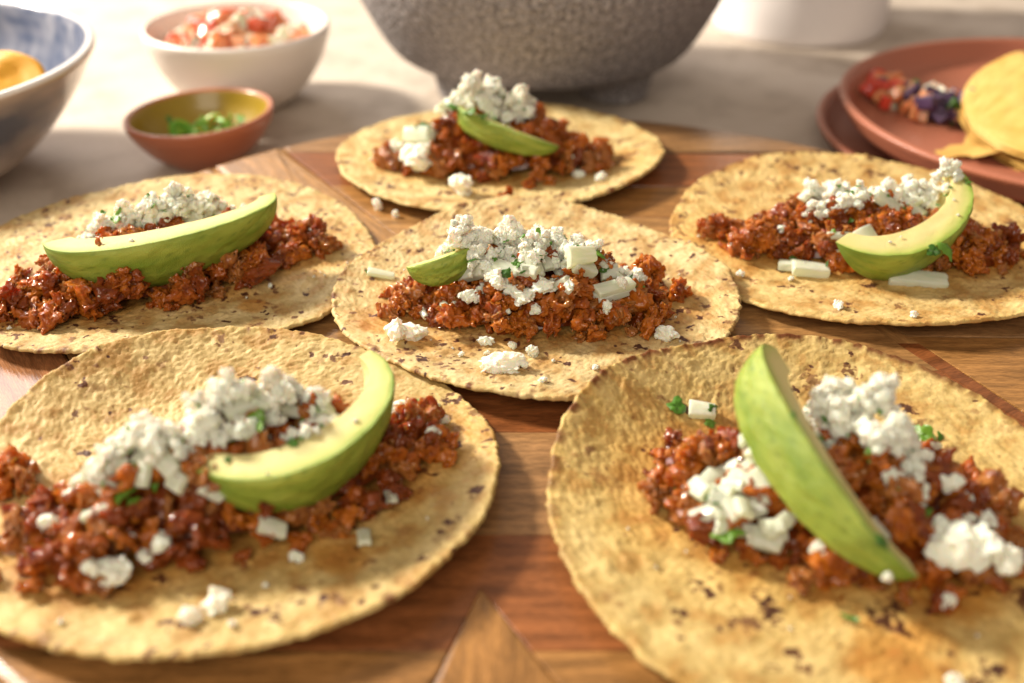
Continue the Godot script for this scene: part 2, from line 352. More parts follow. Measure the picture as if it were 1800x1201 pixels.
func board() -> void:
	var root := thing("serving_board", "round wooden serving board of mixed light and reddish strips under the tortillas", "board", Vector3(BOARD_AT.x, 0, BOARD_AT.y))
	var disc := PackedVector2Array()
	for i in 180: disc.append(BOARD_AT + Vector2(cos(TAU * i / 180.0), sin(TAU * i / 180.0)) * BOARD_R)
	var lp := Vector2(-0.104, -0.1234); var ld := Vector2(0.54, 0.84)          # the left seam
	var rp := Vector2(0.1304, 0.0512); var rd := Vector2(0.436, 0.9)           # the right seam
	var left := half_plane(lp, ld, 1.0); var right := half_plane(rp, rd, -1.0)
	var wedge := PackedVector2Array([Vector2(-0.0077, 0.1694), Vector2(0.052, 0.27), Vector2(-0.042, 0.27)])
	var light_tan := Color(0.54, 0.31, 0.125); var tan := Color(0.47, 0.25, 0.088); var red := Color(0.36, 0.14, 0.052); var brown := Color(0.40, 0.19, 0.068); var grey_tan := Color(0.43, 0.25, 0.115); var deep := Color(0.30, 0.11, 0.038); var rose := Color(0.43, 0.20, 0.09)
	var knee := lp + ld * (0.1034 / 0.84); var ld2 := Vector2(-0.54, 0.84)        # where the left seam turns outwards
	# left field: strips along the seam
	var field := clip(clip([disc], left), half_plane(knee, ld2, 1.0))
	for s in [[-0.30, -0.135, rose], [-0.135, -0.075, light_tan], [-0.075, -0.036, light_tan], [-0.036, 0.0, light_tan]]:
		var n := Vector2(ld.y, -ld.x).normalized()
		planks(clip(clip(field, half_plane(lp + n * s[0], ld, -1.0)), half_plane(lp + n * s[1], ld, 1.0)), s[2], ld.angle(), root)
	# middle field: strips across
	var bands := [[-0.30, -0.125, grey_tan], [-0.125, -0.085, red], [-0.085, -0.052, tan], [-0.052, -0.02, light_tan], [-0.02, 0.022, brown], [0.022, 0.068, light_tan], [0.068, 0.1025, deep], [0.1025, 0.149, grey_tan], [0.149, 0.190, red], [0.190, 0.30, tan]]
	for b in bands:
		var polys := clip(clip([disc], half_plane(Vector2(0, b[0]), Vector2(1, 0), 1.0)), half_plane(Vector2(0, b[1]), Vector2(1, 0), -1.0))
		polys = clip(polys, half_plane(lp, ld, -1.0) if b[1] <= -0.0199 else half_plane(knee, ld2, -1.0))
		if b[0] > 0.021: polys = clip(polys, half_plane(rp, rd, 1.0))
		if b[0] > 0.14:
			var cut := []
			for p in polys: cut.append_array(Geometry2D.clip_polygons(p, wedge))
			polys = cut
		planks(polys, b[2], 0.0, root)
	planks(clip([wedge], disc), tan, PI * 0.5, root)
	# right field: a dark strip along the seam, pale strips beyond it
	var nr := Vector2(rd.y, -rd.x).normalized()
	var beyond := clip([disc], half_plane(rp + nr * 0.0065, rd, -1.0))
	var strip := clip(clip([disc], half_plane(rp, rd, -1.0)), half_plane(rp + nr * 0.0065, rd, 1.0))
	planks(clip(strip, half_plane(Vector2(0, 0.0505), Vector2(1, 0), 1.0)), deep, rd.angle() + PI / 2, root)
	planks(clip(clip(strip, half_plane(Vector2(0, 0.0505), Vector2(1, 0), -1.0)), half_plane(Vector2(0, 0.022), Vector2(1, 0), 1.0)), light_tan, rd.angle(), root)
	for b in [[0.022, 0.046, grey_tan], [0.046, 0.105, tan], [0.105, 0.3, light_tan]]:
		planks(clip(clip(beyond, half_plane(Vector2(0, b[0]), Vector2(1, 0), 1.0)), half_plane(Vector2(0, b[1]), Vector2(1, 0), -1.0)), b[2], 0.03, root)


var plank_count := 0
func planks(polys: Array, color: Color, grain: float, root: Node3D) -> void:
	for poly in polys:
		if poly.size() < 3: continue
		plank_count += 1
		var wood := mat(color * (1.0 + rng.randf_range(-0.05, 0.05)) * 0.92, 0.28, {"tex": tex["wood_%d" % (plank_count % 2)], "bump": tex.pores, "bump_cm": 0.006, "spec": 0.5})
		wood.detail_enabled = false
		var o := obj("plank", plank_mesh(poly, grain, rng.randf() * 9.0), wood, root)
		o.position = Vector3(-BOARD_AT.x, 0, -BOARD_AT.y)


func plank_mesh(poly: PackedVector2Array, grain: float, shift: float) -> ArrayMesh:
	if Geometry2D.is_polygon_clockwise(poly): poly.reverse()
	var n := poly.size()
	var nrm := []; var outer := []
	for i in n:
		var a: Vector2 = poly[(i + n - 1) % n]; var b: Vector2 = poly[i]; var c: Vector2 = poly[(i + 1) % n]
		var n0 := (b - a).normalized().orthogonal(); var n1 := (c - b).normalized().orthogonal()   # outward for this winding, checked below
		if (b + (n0 + n1).normalized() * 0.00001 - b).dot(n0) < 0: pass
		var m := (n0 + n1)
		m = m / maxf(0.35, m.length_squared() * 0.5)
		nrm.append(m)
		outer.append(absf((b - BOARD_AT).length() - BOARD_R) < 0.0006)
	var area := 0.0
	for i in n: area += poly[i].cross(poly[(i + 1) % n])
	var probe := PackedVector2Array()
	for i in n: probe.append(poly[i] + nrm[i] * 0.0002)
	var area2 := 0.0
	for i in n: area2 += probe[i].cross(probe[(i + 1) % n])
	var sgn := 1.0 if absf(area2) > absf(area) else -1.0
	# profile from the top inwards to the bottom: (inset, depth) of a seam edge and of the board's rounded rim
	var seam := [[0.00022, 0.0], [0.00008, 0.00007], [0.00003, 0.00035], [0.00003, 0.0205]]
	var rim := [[0.0035, 0.0], [0.0013, 0.0006], [0.0002, 0.0022], [0.0003, 0.0205]]
	var v := PackedVector3Array(); var uv := PackedVector2Array(); var idx := PackedInt32Array()
	var c := cos(-grain); var s := sin(-grain)
	for k in 4:
		for i in n:
			var pr = rim[k] if outer[i] else seam[k]
			var p: Vector2 = poly[i] - nrm[i] * sgn * pr[0]
			v.append(Vector3(p.x, BOARD_TOP - pr[1], p.y))
			uv.append(Vector2((p.x * c - p.y * s) * 2.6 + shift, (p.x * s + p.y * c) * 22.0 + shift * 3.3 + pr[1] * 20.0))
	var top := PackedVector2Array()
	for i in n: top.append(poly[i] * 1000.0)
	var tri := Geometry2D.triangulate_polygon(top)
	if tri.is_empty():
		for i in range(1, n - 1): tri.append_array([0, i, i + 1])
	var vv := PackedVector3Array(); var uu := PackedVector2Array()
	for i in n:
		vv.append(v[i]); uu.append(uv[i])
	var ii := PackedInt32Array()
	for t in range(0, tri.size(), 3):
		var a := tri[t]; var b := tri[t + 1]; var d := tri[t + 2]
		if (v[d] - v[a]).cross(v[b] - v[a]).y < 0.0:
			ii.append(a); ii.append(d); ii.append(b)
		else:
			ii.append(a); ii.append(b); ii.append(d)
	for k in 3:
		for i in n:
			var j := (i + 1) % n
			var q := [k * n + i, k * n + j, (k + 1) * n + j, (k + 1) * n + i]
			var f := (v[q[3]] - v[q[0]]).cross(v[q[1]] - v[q[0]])
			var mid := (poly[i] + poly[j]) * 0.5
			var e := (poly[j] - poly[i]).orthogonal() * sgn
			var base := vv.size()
			for w in q:
				vv.append(v[w]); uu.append(uv[w])
			var wantout := (nrm[i] + nrm[j]) as Vector2
			var flat := Vector2(f.x, f.z)
			if flat.dot(wantout * sgn) < 0.0: quad(ii, base, base + 3, base + 2, base + 1)
			else: quad(ii, base, base + 1, base + 2, base + 3)
	return arrays(vv, ii, PackedColorArray(), uu)


# ---------------------------------------------------------------- tortillas
func rim_radius(t: Dictionary, th: float) -> float:
	var h: Array = t.rim
	var r: float = h[0]
	for n in 4: r += h[1 + n * 2] * cos((n + 1) * th) + h[2 + n * 2] * sin((n + 1) * th)
	return r


func tortilla_lift(t: Dictionary, r: float, th: float, rr: float) -> float:
	# height of the underside (mm)
	var s := clampf((r / rr - 0.5) / 0.5, 0.0, 1.0)
	var y: float = t.rest
	for l in t.lift:
		var d := absf(wrapf(th - deg_to_rad(l[0]), -PI, PI)) / deg_to_rad(l[1])
		if d < 1.6: y += l[2] * exp(-d * d * 1.6) * s * s * (1.5 - 0.5 * s)
	return y


func tortilla(k: String) -> void:
	var t: Dictionary = TORTILLA[k]
	var rings := 96; var seg := 440
	var sd := k.hash() % 97
	var v := PackedVector3Array(); var col := PackedColorArray(); var uv := PackedVector2Array(); var idx := PackedInt32Array()
	var ct := cos(t.turn); var stn := sin(t.turn)
	var m: Array = MEAT[k]
	var g := PackedFloat32Array(); g.resize(GN * GN)
	var radii := PackedFloat32Array()
	for j in seg:
		var th := TAU * j / seg
		radii.append(rim_radius(t, th) + 0.9 * noise.get_noise_3d(cos(th) * 4.0, sin(th) * 4.0, sd) + 0.55 * noise.get_noise_3d(cos(th) * 17.0, sin(th) * 17.0, sd + 5) + 0.35 * fine.get_noise_3d(cos(th) * 45.0, sin(th) * 45.0, sd))
	var rows := rings + 5                       # the top, then round the edge and back under
	for i in rows + 1:
		for j in seg:
			var th := TAU * j / seg
			var rr := radii[j]
			var f := pow(minf(i, rings) / float(rings), 0.72)
			var r := rr * f
			var under := 0.0
			if i > rings:
				var e: float = [0.0, 0.45, 0.75, 0.55, -0.6, -14.0][i - rings]
				r = rr + e
				under = [0.0, 0.25, 0.55, 0.85, 1.0, 1.0][i - rings]
			var x := r * cos(th); var z := r * sin(th)
			var base := tortilla_lift(t, minf(r, rr), th, rr)
			var wave := 0.8 * noise.get_noise_3d(x * 0.03, z * 0.03, sd) * clampf(r / 50.0, 0, 1)
			var lump := 0.30 * noise.get_noise_3d(x * 0.16, z * 0.16, sd + 9.0) + 0.30 * fine.get_noise_3d(x * 0.55, z * 0.55, sd) + 1.5 * maxf(0.0, noise.get_noise_3d(x * 0.10, z * 0.10, sd + 20.0) - 0.22) * clampf(r / 40.0, 0.0, 1.0)
			var thick := 1.6 + (0.35 * noise.get_noise_2d(th * 9.0, sd) if r > rr - 4.0 else 0.0)
			var y := base + maxf(wave, -0.4) + (thick + lump) * (1.0 - under) + lump * 0.15 * under
			v.append(Vector3(x, y, z) * 0.001)
			uv.append(Vector2((x * ct - z * stn) / 160.0 + 0.5, (x * stn + z * ct) / 160.0 + 0.5))
			# oil that ran out of the meat, and the scorched rim
			var c := Color(1, 1, 1)
			var la := deg_to_rad(m[4]); var mx: float = x - m[0]; var mz: float = z - m[1]
			var lu: float = (mx * cos(la) + mz * sin(la)) / m[2]; var lv: float = (mz * cos(la) - mx * sin(la)) / m[3]
			var d := sqrt(lu * lu + lv * lv) + 0.28 * noise.get_noise_3d(x * 0.05, z * 0.05, sd + 3.0)
			var oil := clampf((1.32 - d) * 2.4, 0.0, 1.0)
			c = c.lerp(Color(0.92, 0.60, 0.24), oil * 0.8)
			c = c.lerp(Color(0.93, 0.80, 0.48), clampf((1.75 - d) * 1.5, 0.0, 1.0) * (1.0 - oil) * t.get("oily", 0.3))
			for pool in t.pools:
				var pd: float = Vector2(x - pool[0], z - pool[1]).length() / pool[2] + 0.7 * noise.get_noise_3d(x * 0.07, z * 0.07, sd + 12.0)
				c = c.lerp(Color(0.84, 0.52, 0.20), clampf((1.0 - pd) * 2.0, 0.0, 1.0) * 0.75)
			var rimness := clampf((r - rr + 3.4) / 2.4, 0.0, 1.0) * (1.0 if i <= rings + 2 else 0.0)
			if rimness > 0.0:
				var q := noise.get_noise_3d(cos(th) * 13.0, sin(th) * 13.0, sd + 7.0) + 0.35 * fine.get_noise_3d(cos(th) * 50.0, sin(th) * 50.0, 2.0)
				var edge := clampf((q + (t.char - 0.45) * 0.75) * 4.0, 0.0, 1.0) * rimness
				if k == "FR" or k == "R": edge *= 0.25 + 0.75 * clampf(-sin(th + 0.3) + 0.35, 0.0, 1.0)
				c = c.lerp(Color(0.24, 0.10, 0.05), edge * 0.95)
				c = c.lerp(Color(1.06, 0.98, 0.80), rimness * (1.0 - edge) * 0.5)
			col.append(c)
	for i in rows:
		for j in seg:
			var j2 := (j + 1) % seg
			quad(idx, i * seg + j, i * seg + j2, (i + 1) * seg + j2, (i + 1) * seg + j)
	if (v[idx[2]] - v[idx[0]]).cross(v[idx[1]] - v[idx[0]]).y < 0.0: pass
	for gy in GN:
		for gx in GN:
			var x := gx - GN * 0.5; var z := gy - GN * 0.5
			var th := atan2(z, x); var r := sqrt(x * x + z * z)
			g[gy * GN + gx] = tortilla_lift(t, minf(r, t.rim[0]), th, t.rim[0]) + 1.9 if r < t.rim[0] else -2.0
	ground[k] = g
	var mt := mat(Color(1, 1, 1), 0.62, {"vc": true, "tex": tex["tortilla_%d" % t.look], "bump": tex.meal, "bump_cm": 0.022, "sss": 0.04, "spec": 0.4})
	mt.albedo_color = {"C": Color(1, 1, 1), "T": Color(1, 1, 0.97), "R": Color(1.0, 0.965, 0.88), "RL": Color(0.99, 0.985, 0.96), "FL": Color(0.98, 0.965, 0.90), "FR": Color(0.98, 0.96, 0.86)}[k]
	var texts := {
		"C": "round corn tortilla with many brown freckles, lying in the middle of the board",
		"T": "round pale corn tortilla at the back of the board, before the stone mortar",
		"R": "round yellow corn tortilla at the right rear, its far rim curled and toasted",
		"RL": "round freckled corn tortilla at the left rear, beside the blue bowl",
		"FL": "round corn tortilla at the front left, its ragged far rim turned up",
		"FR": "round corn tortilla at the front right, its curled rim scorched dark brown"}
	var o := obj("corn_tortilla", arrays(v, idx, col, uv), mt)
	o.position = Vector3(t.at.x, BOARD_TOP, t.at.y)
	tag(o, texts[k], "tortilla", "corn tortillas on the board")


# ---------------------------------------------------------------- shapes of the food
func nets(f: PackedFloat32Array, n: int, h: float, org: Vector3, c := PackedColorArray(), colored = null) -> ArrayMesh:
	# surface nets of a field (negative inside) on n * n * n points
	var at := PackedInt32Array(); at.resize(n * n * n); at.fill(-1)
	var v := PackedVector3Array(); var idx := PackedInt32Array()
	var nn := n * n
	var off := PackedInt32Array([0, 1, n, n + 1, nn, nn + 1, nn + n, nn + n + 1])
	for z in n - 1:
		for y in n - 1:
			var row := z * nn + y * n
			for x in n - 1:
				var b := row + x
				var inside := 0
				for q in 8:
					if f[b + off[q]] < 0.0: inside += 1
				if inside == 0 or inside == 8: continue
				var sum := Vector3.ZERO; var cnt := 0
				for q in 8:
					for bit in 3:
						if q & (1 << bit): continue
						var w := q | (1 << bit)
						var fa := f[b + off[q]]; var fb := f[b + off[w]]
						if (fa < 0.0) == (fb < 0.0): continue
						var p := Vector3(q & 1, (q >> 1) & 1, q >> 2)
						p[bit] += fa / (fa - fb)
						sum += p; cnt += 1
				at[b] = v.size()
				v.append(org + (Vector3(x, y, z) + sum / cnt) * h)
	for z in range(1, n - 1):
		for y in range(1, n - 1):
			for x in range(1, n - 1):
				var b := z * nn + y * n + x
				var s := f[b] < 0.0
				if s != (f[b + 1] < 0.0):
					var q := [at[b - n - nn], at[b - nn], at[b], at[b - n]]
					if s: quad(idx, q[3], q[2], q[1], q[0])
					else: quad(idx, q[0], q[1], q[2], q[3])
				if s != (f[b + n] < 0.0):
					var q := [at[b - 1 - nn], at[b - nn], at[b], at[b - 1]]
					if s: quad(idx, q[0], q[1], q[2], q[3])
					else: quad(idx, q[3], q[2], q[1], q[0])
				if s != (f[b + nn] < 0.0):
					var q := [at[b - 1 - n], at[b - n], at[b], at[b - 1]]
					if s: quad(idx, q[3], q[2], q[1], q[0])
					else: quad(idx, q[0], q[1], q[2], q[3])
	if colored != null:
		c = PackedColorArray()
		for p in v: c.append(colored.call(p))
	return arrays(v, idx, c)


func lump_field(balls: Array, n: int, h: float, org: Vector3, blend: float, amp: float, freq: float, amp2: float, freq2: float, sd: float, twist := 0.0) -> PackedFloat32Array:
	var f := PackedFloat32Array(); f.resize(n * n * n)
	var ca := PackedVector3Array(); var cd := PackedVector3Array(); var cr := PackedFloat32Array()
	for b in balls:
		ca.append(b[0]); cd.append(b[1] - b[0]); cr.append(b[2])
	var i := 0
	for z in n:
		for y in n:
			for x in n:
				var p := org + Vector3(x, y, z) * h
				if twist > 0.0: p += Vector3(noise.get_noise_3d(p.x * 0.9 + sd, p.y * 0.9, p.z * 0.9), noise.get_noise_3d(p.x * 0.9, p.y * 0.9 + sd, p.z * 0.9 + 31.0), noise.get_noise_3d(p.x * 0.9 + 57.0, p.y * 0.9, p.z * 0.9 + sd)) * twist
				var d := 9.0
				for q in ca.size():
					var a := p - ca[q]; var e := cd[q]
					var t := clampf(a.dot(e) / maxf(e.length_squared(), 1e-6), 0.0, 1.0)
					var w := (a - e * t).length() - cr[q]
					var k := maxf(blend - absf(d - w), 0.0) / blend
					d = minf(d, w) - k * k * blend * 0.25
				if absf(d) < 0.45:
					d += amp * noise.get_noise_3d(p.x * freq + sd, p.y * freq, p.z * freq) + amp2 * cell.get_noise_3d(p.x * freq2 + sd, p.y * freq2, p.z * freq2)
				f[i] = d
				i += 1
	return f


func food_shapes() -> void:
	var n := 38; var h := 3.2 / (n - 1); var org := Vector3.ONE * -1.6
	# crumbles of browned minced meat: strands and grains fused together
	var r := RandomNumberGenerator.new(); r.seed = 77
	for k in 18:
		var balls := []
		var count := r.randi_range(7, 14)
		for i in count:
			var a := Vector3(r.randfn(), r.randfn() * 0.8, r.randfn()).limit_length(1.6) * 0.42
			var e := Vector3(r.randfn(), r.randfn(), r.randfn()).normalized() * r.randf_range(0.05, 0.75)
			balls.append([a, (a + e).limit_length(1.05), r.randf_range(0.15, 0.36)])
		var f := lump_field(balls, n, h, org, 0.20, 0.20, 1.6, 0.17, 3.2, k * 13.7, 0.55)
		var warm := r.randf()
		meat_meshes.append(nets(f, n, h, org, PackedColorArray(), func(p: Vector3) -> Color:
			var t := clampf(0.55 + 1.1 * noise.get_noise_3d(p.x * 1.1 + k * 7.0, p.y * 1.1, p.z * 1.1), 0.0, 1.0)
			var c := Color(0.50, 0.38, 0.36).lerp(Color(1.30, 1.30, 0.95), t)
			var fat := clampf((noise.get_noise_3d(p.x * 2.3, p.y * 2.3 + 40.0, p.z * 2.3 + k) - 0.30) * 6.0, 0.0, 1.0)
			return c.lerp(Color(1.6, 1.9, 1.6), fat * 0.5)))
	for c in [Color(0.32, 0.080, 0.012), Color(0.38, 0.102, 0.013), Color(0.20, 0.044, 0.009), Color(0.41, 0.118, 0.014), Color(0.34, 0.128, 0.036)]:
		meat_mats.append(mat(c, 0.17, {"vc": true, "sss": 0.16, "bump": tex.pits, "bump_cm": 0.014, "tri": 0.7, "spec": 0.16, "coat": 0.62, "coat_rough": 0.045}))
	# crumbled fresh cheese
	for k in 12:
		var balls := []
		for i in r.randi_range(2, 5):
			var a := Vector3(r.randfn(), r.randfn() * 0.7, r.randfn()).limit_length(1.5) * 0.34
			balls.append([a, (a + Vector3(r.randfn(), r.randfn(), r.randfn()) * 0.14).limit_length(0.95), r.randf_range(0.30, 0.58)])
		var f := lump_field(balls, n, h, org, 0.22, 0.26, 1.5, 0.20, 2.6, k * 5.3 + 100.0, 0.35)
		cheese_meshes.append(nets(f, n, h, org))
	cheese_mat = mat(Color(0.96, 0.925, 0.775), 0.6, {"back": Color(0.5, 0.48, 0.4), "sss": 0.3, "bump": tex.pits, "bump_cm": 0.014, "tri": 0.45, "spec": 0.4})
	# chopped raw onion: bent slabs, a curved layer of the bulb cut off square
	for k in 8:
		onion_meshes.append(onion_piece(r, k))
	onion_mat = mat(Color(0.89, 0.905, 0.85), 0.18, {"vc": true, "sss": 0.1, "spec": 0.5, "back": Color(0.9, 0.9, 0.8)})
	for k in 10: herb_meshes.append(herb_piece(r, k))
	for c in [Color(0.065, 0.185, 0.016), Color(0.038, 0.115, 0.014), Color(0.12, 0.26, 0.028)]:
		herb_mats.append(mat(c, 0.4, {"back": Color(0.5, 0.6, 0.15), "spec": 0.5}))


func onion_piece(r: RandomNumberGenerator, k: int) -> ArrayMesh:
	# unit piece: 1 long (x), 1 wide (z), thickness 0.34 of its width, scaled by its user
	var n := 14
	var bend := r.randf_range(0.5, 1.2); var taper := r.randf_range(0.0, 0.35); var skew := r.randf_range(-0.25, 0.25); var round := 0.075
	var v := PackedVector3Array(); var c := PackedColorArray(); var idx := PackedInt32Array()
	for face in 6:
		var ax := face / 2; var sg := 1.0 if face % 2 == 0 else -1.0
		var base := v.size()
		for a in n + 1:
			for b in n + 1:
				var p := Vector3.ZERO
				p[ax] = sg
				# crowd the grid towards the edges, where the rounding is
				var u := -cos(PI * a / n); var w := -cos(PI * b / n)
				p[(ax + 1) % 3] = u; p[(ax + 2) % 3] = w
				var q := Vector3(p.x * 0.5, p.y * 0.15, p.z * 0.5)
				var inner := Vector3(clampf(q.x, -0.5 + round, 0.5 - round), clampf(q.y, -0.15 + round, 0.15 - round), clampf(q.z, -0.5 + round, 0.5 - round))
				var d := q - inner
				if d.length() > 0.0: q = inner + d.normalized() * round
				q.z *= 1.0 - taper * (q.x + 0.5)
				q.x += skew * q.z
				q.y -= bend * q.z * q.z * 0.6
				q += Vector3(1, 1, 1) * 0.018 * noise.get_noise_3d(q.x * 3.0 + k * 9.0, q.y * 3.0, q.z * 3.0)
				v.append(q)
				var line := 0.5 + 0.5 * noise.get_noise_3d(q.x * 1.2, k * 3.0, q.z * 11.0)
				c.append(Color(0.80, 0.86, 0.70).lerp(Color(1.10, 1.08, 1.06), clampf(line * 1.3 - 0.15, 0.0, 1.0)))
		for a in n:
			for b in n:
				var i0 := base + a * (n + 1) + b
				if sg > 0: quad(idx, i0, i0 + 1, i0 + n + 2, i0 + n + 1)
				else: quad(idx, i0, i0 + n + 1, i0 + n + 2, i0 + 1)
	# faces run clockwise seen from outside
	var m := 0.0
	for i in range(0, idx.size(), 3): m += (v[idx[i + 2]] - v[idx[i]]).cross(v[idx[i + 1]] - v[idx[i]]).dot(v[idx[i]])
	if m < 0.0: idx.reverse()
	return arrays(v, idx, c)


func herb_piece(r: RandomNumberGenerator, k: int) -> ArrayMesh:
	# a chopped scrap of leaf, 1 long, curled; a third of them are strips of stem and leaf
	var strip := k % 3 == 2
	var seg := 26; var rings := 4
	var lobes := r.randi_range(2, 4); var ph := r.randf() * TAU; var curl := r.randf_range(-0.9, 0.9); var fold := r.randf_range(-0.8, 0.8)
	var v := PackedVector3Array(); var idx := PackedInt32Array()
	var th := 0.03
	for side in 2:
		for i in rings + 1:
			for j in seg:
				var a := TAU * j / seg
				var rad := 0.5 * (0.78 + 0.16 * cos(a * lobes + ph) + 0.26 * noise.get_noise_2d(cos(a) * 2.0 + k * 5.0, sin(a) * 2.0)) * i / rings
				var p := Vector3(cos(a) * rad, 0, sin(a) * rad * (0.28 if strip else 0.75))
				p.y = curl * p.x * p.x + fold * p.z * p.z * 1.4 + 0.10 * noise.get_noise_3d(p.x * 3.0, k, p.z * 3.0) + (th if side == 0 else -th) * (1.0 if i < rings else 0.2)
				v.append(p)
	var off := (rings + 1) * seg
	for side in 2:
		for i in rings:
			for j in seg:
				var j2 := (j + 1) % seg
				var b := side * off
				if side == 0: quad(idx, b + i * seg + j, b + i * seg + j2, b + (i + 1) * seg + j2, b + (i + 1) * seg + j)
				else: quad(idx, b + i * seg + j, b + (i + 1) * seg + j, b + (i + 1) * seg + j2, b + i * seg + j2)
	for j in seg:
		var j2 := (j + 1) % seg
		quad(idx, rings * seg + j, rings * seg + j2, off + rings * seg + j2, off + rings * seg + j)
	return arrays(v, idx)


func avocado_mesh(length: float, half: float, ro_max: float, ri_max: float, sd: float) -> Array:
	# a slice along the fruit (mm): axis x, outer side towards +z; [outer side, flesh]
	var nx := 64; var nr := 14; var np := 22
	var pts := []   # per x: outer radius, inner radius
	for i in nx + 1:
		var t := -cos(PI * i / nx)
		var ro := ro_max * pow(maxf(1.0 - t * t, 0.0), 0.46) * (1.0 - 0.10 * t) + 0.6
		var s := (t - 0.05) / 0.80
		var ri := ri_max * sqrt(maxf(1.0 - s * s, 0.0))
		ri = minf(ri, ro - 1.0)
		pts.append([t * length * 0.5, ro, maxf(ri, 0.0)])
	var v := PackedVector3Array(); var c := PackedColorArray(); var idx := PackedInt32Array()
	for i in nx + 1:
		for j in np + 1:
			var ps := deg_to_rad(lerpf(-half, half, j / float(np)))
			var x: float = pts[i][0]
			var q := Vector3(x * 0.06, sin(ps) * 2.0, cos(ps) * 2.0)
			var ro: float = pts[i][1] + 0.55 * noise.get_noise_3d(q.x * 2.0 + sd, q.y * 2.0, q.z) + 0.12 * fine.get_noise_3d(x * 0.5 + sd, ps * 14.0, 0.0)
			# rounded corners of the cut
			var e := 1.0 - absf(j / float(np) * 2.0 - 1.0)
			ro -= 0.5 * pow(clampf(1.0 - e * 9.0, 0.0, 1.0), 2.0)
			v.append(Vector3(x, sin(ps) * ro, cos(ps) * ro))
			var tone := 0.5 + 0.7 * noise.get_noise_3d(x * 0.05 + sd, ps * 3.0, 4.0)
			var k := Color(0.15, 0.25, 0.018).lerp(Color(0.36, 0.43, 0.07), clampf(tone, 0, 1))
			var fleck := clampf((fine.get_noise_3d(x * 0.35 + sd, ps * 11.0, 9.0) - 0.55) * 5.0, 0.0, 1.0)
			k = k.lerp(Color(0.09, 0.17, 0.015), fleck * 0.6)
			var tip := clampf((absf(x) / (length * 0.5) - 0.86) * 6.0, 0.0, 1.0)
			k = k.lerp(Color(0.13, 0.24, 0.02), tip * 0.7)
			c.append(k)
	for i in nx:
		for j in np: quad(idx, i * (np + 1) + j, (i + 1) * (np + 1) + j, (i + 1) * (np + 1) + j + 1, i * (np + 1) + j + 1)
	var outer := [v, c, idx]
	v = PackedVector3Array(); c = PackedColorArray(); idx = PackedInt32Array()
	for side in [-1, 1]:
		var base := v.size()
		for i in nx + 1:
			var x: float = pts[i][0]
			var ps := deg_to_rad(half * side)
			var edge := 0.55 * noise.get_noise_3d(x * 0.12 + sd, sin(ps) * 4.0, cos(ps) * 2.0) + 0.12 * fine.get_noise_3d(x * 0.5 + sd, ps * 14.0, 0.0) - 0.5
			for j in nr + 1:
				var ro: float = pts[i][1] + edge
				var ri: float = pts[i][2]
				var rho := lerpf(ri, ro, j / float(nr))
				var dip := 0.25 * noise.get_noise_3d(x * 0.09 + sd, rho * 0.16, side * 3.0)
				var nrm: Vector3 = Vector3(0, cos(ps), -sin(ps)) * side
				v.append(Vector3(x, sin(ps) * rho, cos(ps) * rho) + nrm * (dip if j < nr else 0.0))
				var d := ro - rho + 0.8 * noise.get_noise_3d(x * 0.08, rho * 0.2, sd)
				var tip := clampf((absf(x) / (length * 0.5) - 0.80) * 5.0, 0.0, 1.0)
				var k := Color(0.20, 0.32, 0.03).lerp(Color(0.47, 0.52, 0.12), clampf(d / 1.9, 0, 1))
				k = k.lerp(Color(0.68, 0.61, 0.26), clampf((d - 1.3) / 5.0, 0, 1) * (1.0 - tip * 0.5))
				c.append(k)
		for i in nx:
			for j in nr:
				var a := base + i * (nr + 1) + j
				if side > 0: quad(idx, a, a + 1, a + nr + 2, a + nr + 1)
				else: quad(idx, a, a + nr + 1, a + nr + 2, a + 1)
	var base2 := v.size()
	for i in nx + 1:
		for j in np + 1:
			var ps := deg_to_rad(lerpf(-half, half, j / float(np)))
			var ri: float = pts[i][2]
			v.append(Vector3(pts[i][0], sin(ps) * ri, cos(ps) * ri))
			c.append(Color(0.72, 0.66, 0.28))
	for i in nx:
		for j in np:
			var a := base2 + i * (np + 1) + j
			quad(idx, a, a + 1, a + np + 2, a + np + 1)
	return [outer, [v, c, idx]]


func fix_winding(part: Array, centre: Vector3, away: bool) -> void:
	var s := 0.0
	var v: PackedVector3Array = part[0]; var idx: PackedInt32Array = part[2]
	for i in range(0, idx.size(), 3): s += (v[idx[i + 2]] - v[idx[i]]).cross(v[idx[i + 1]] - v[idx[i]]).dot(v[idx[i]] - centre)
	if (s < 0.0) == away:
		idx.reverse(); part[2] = idx


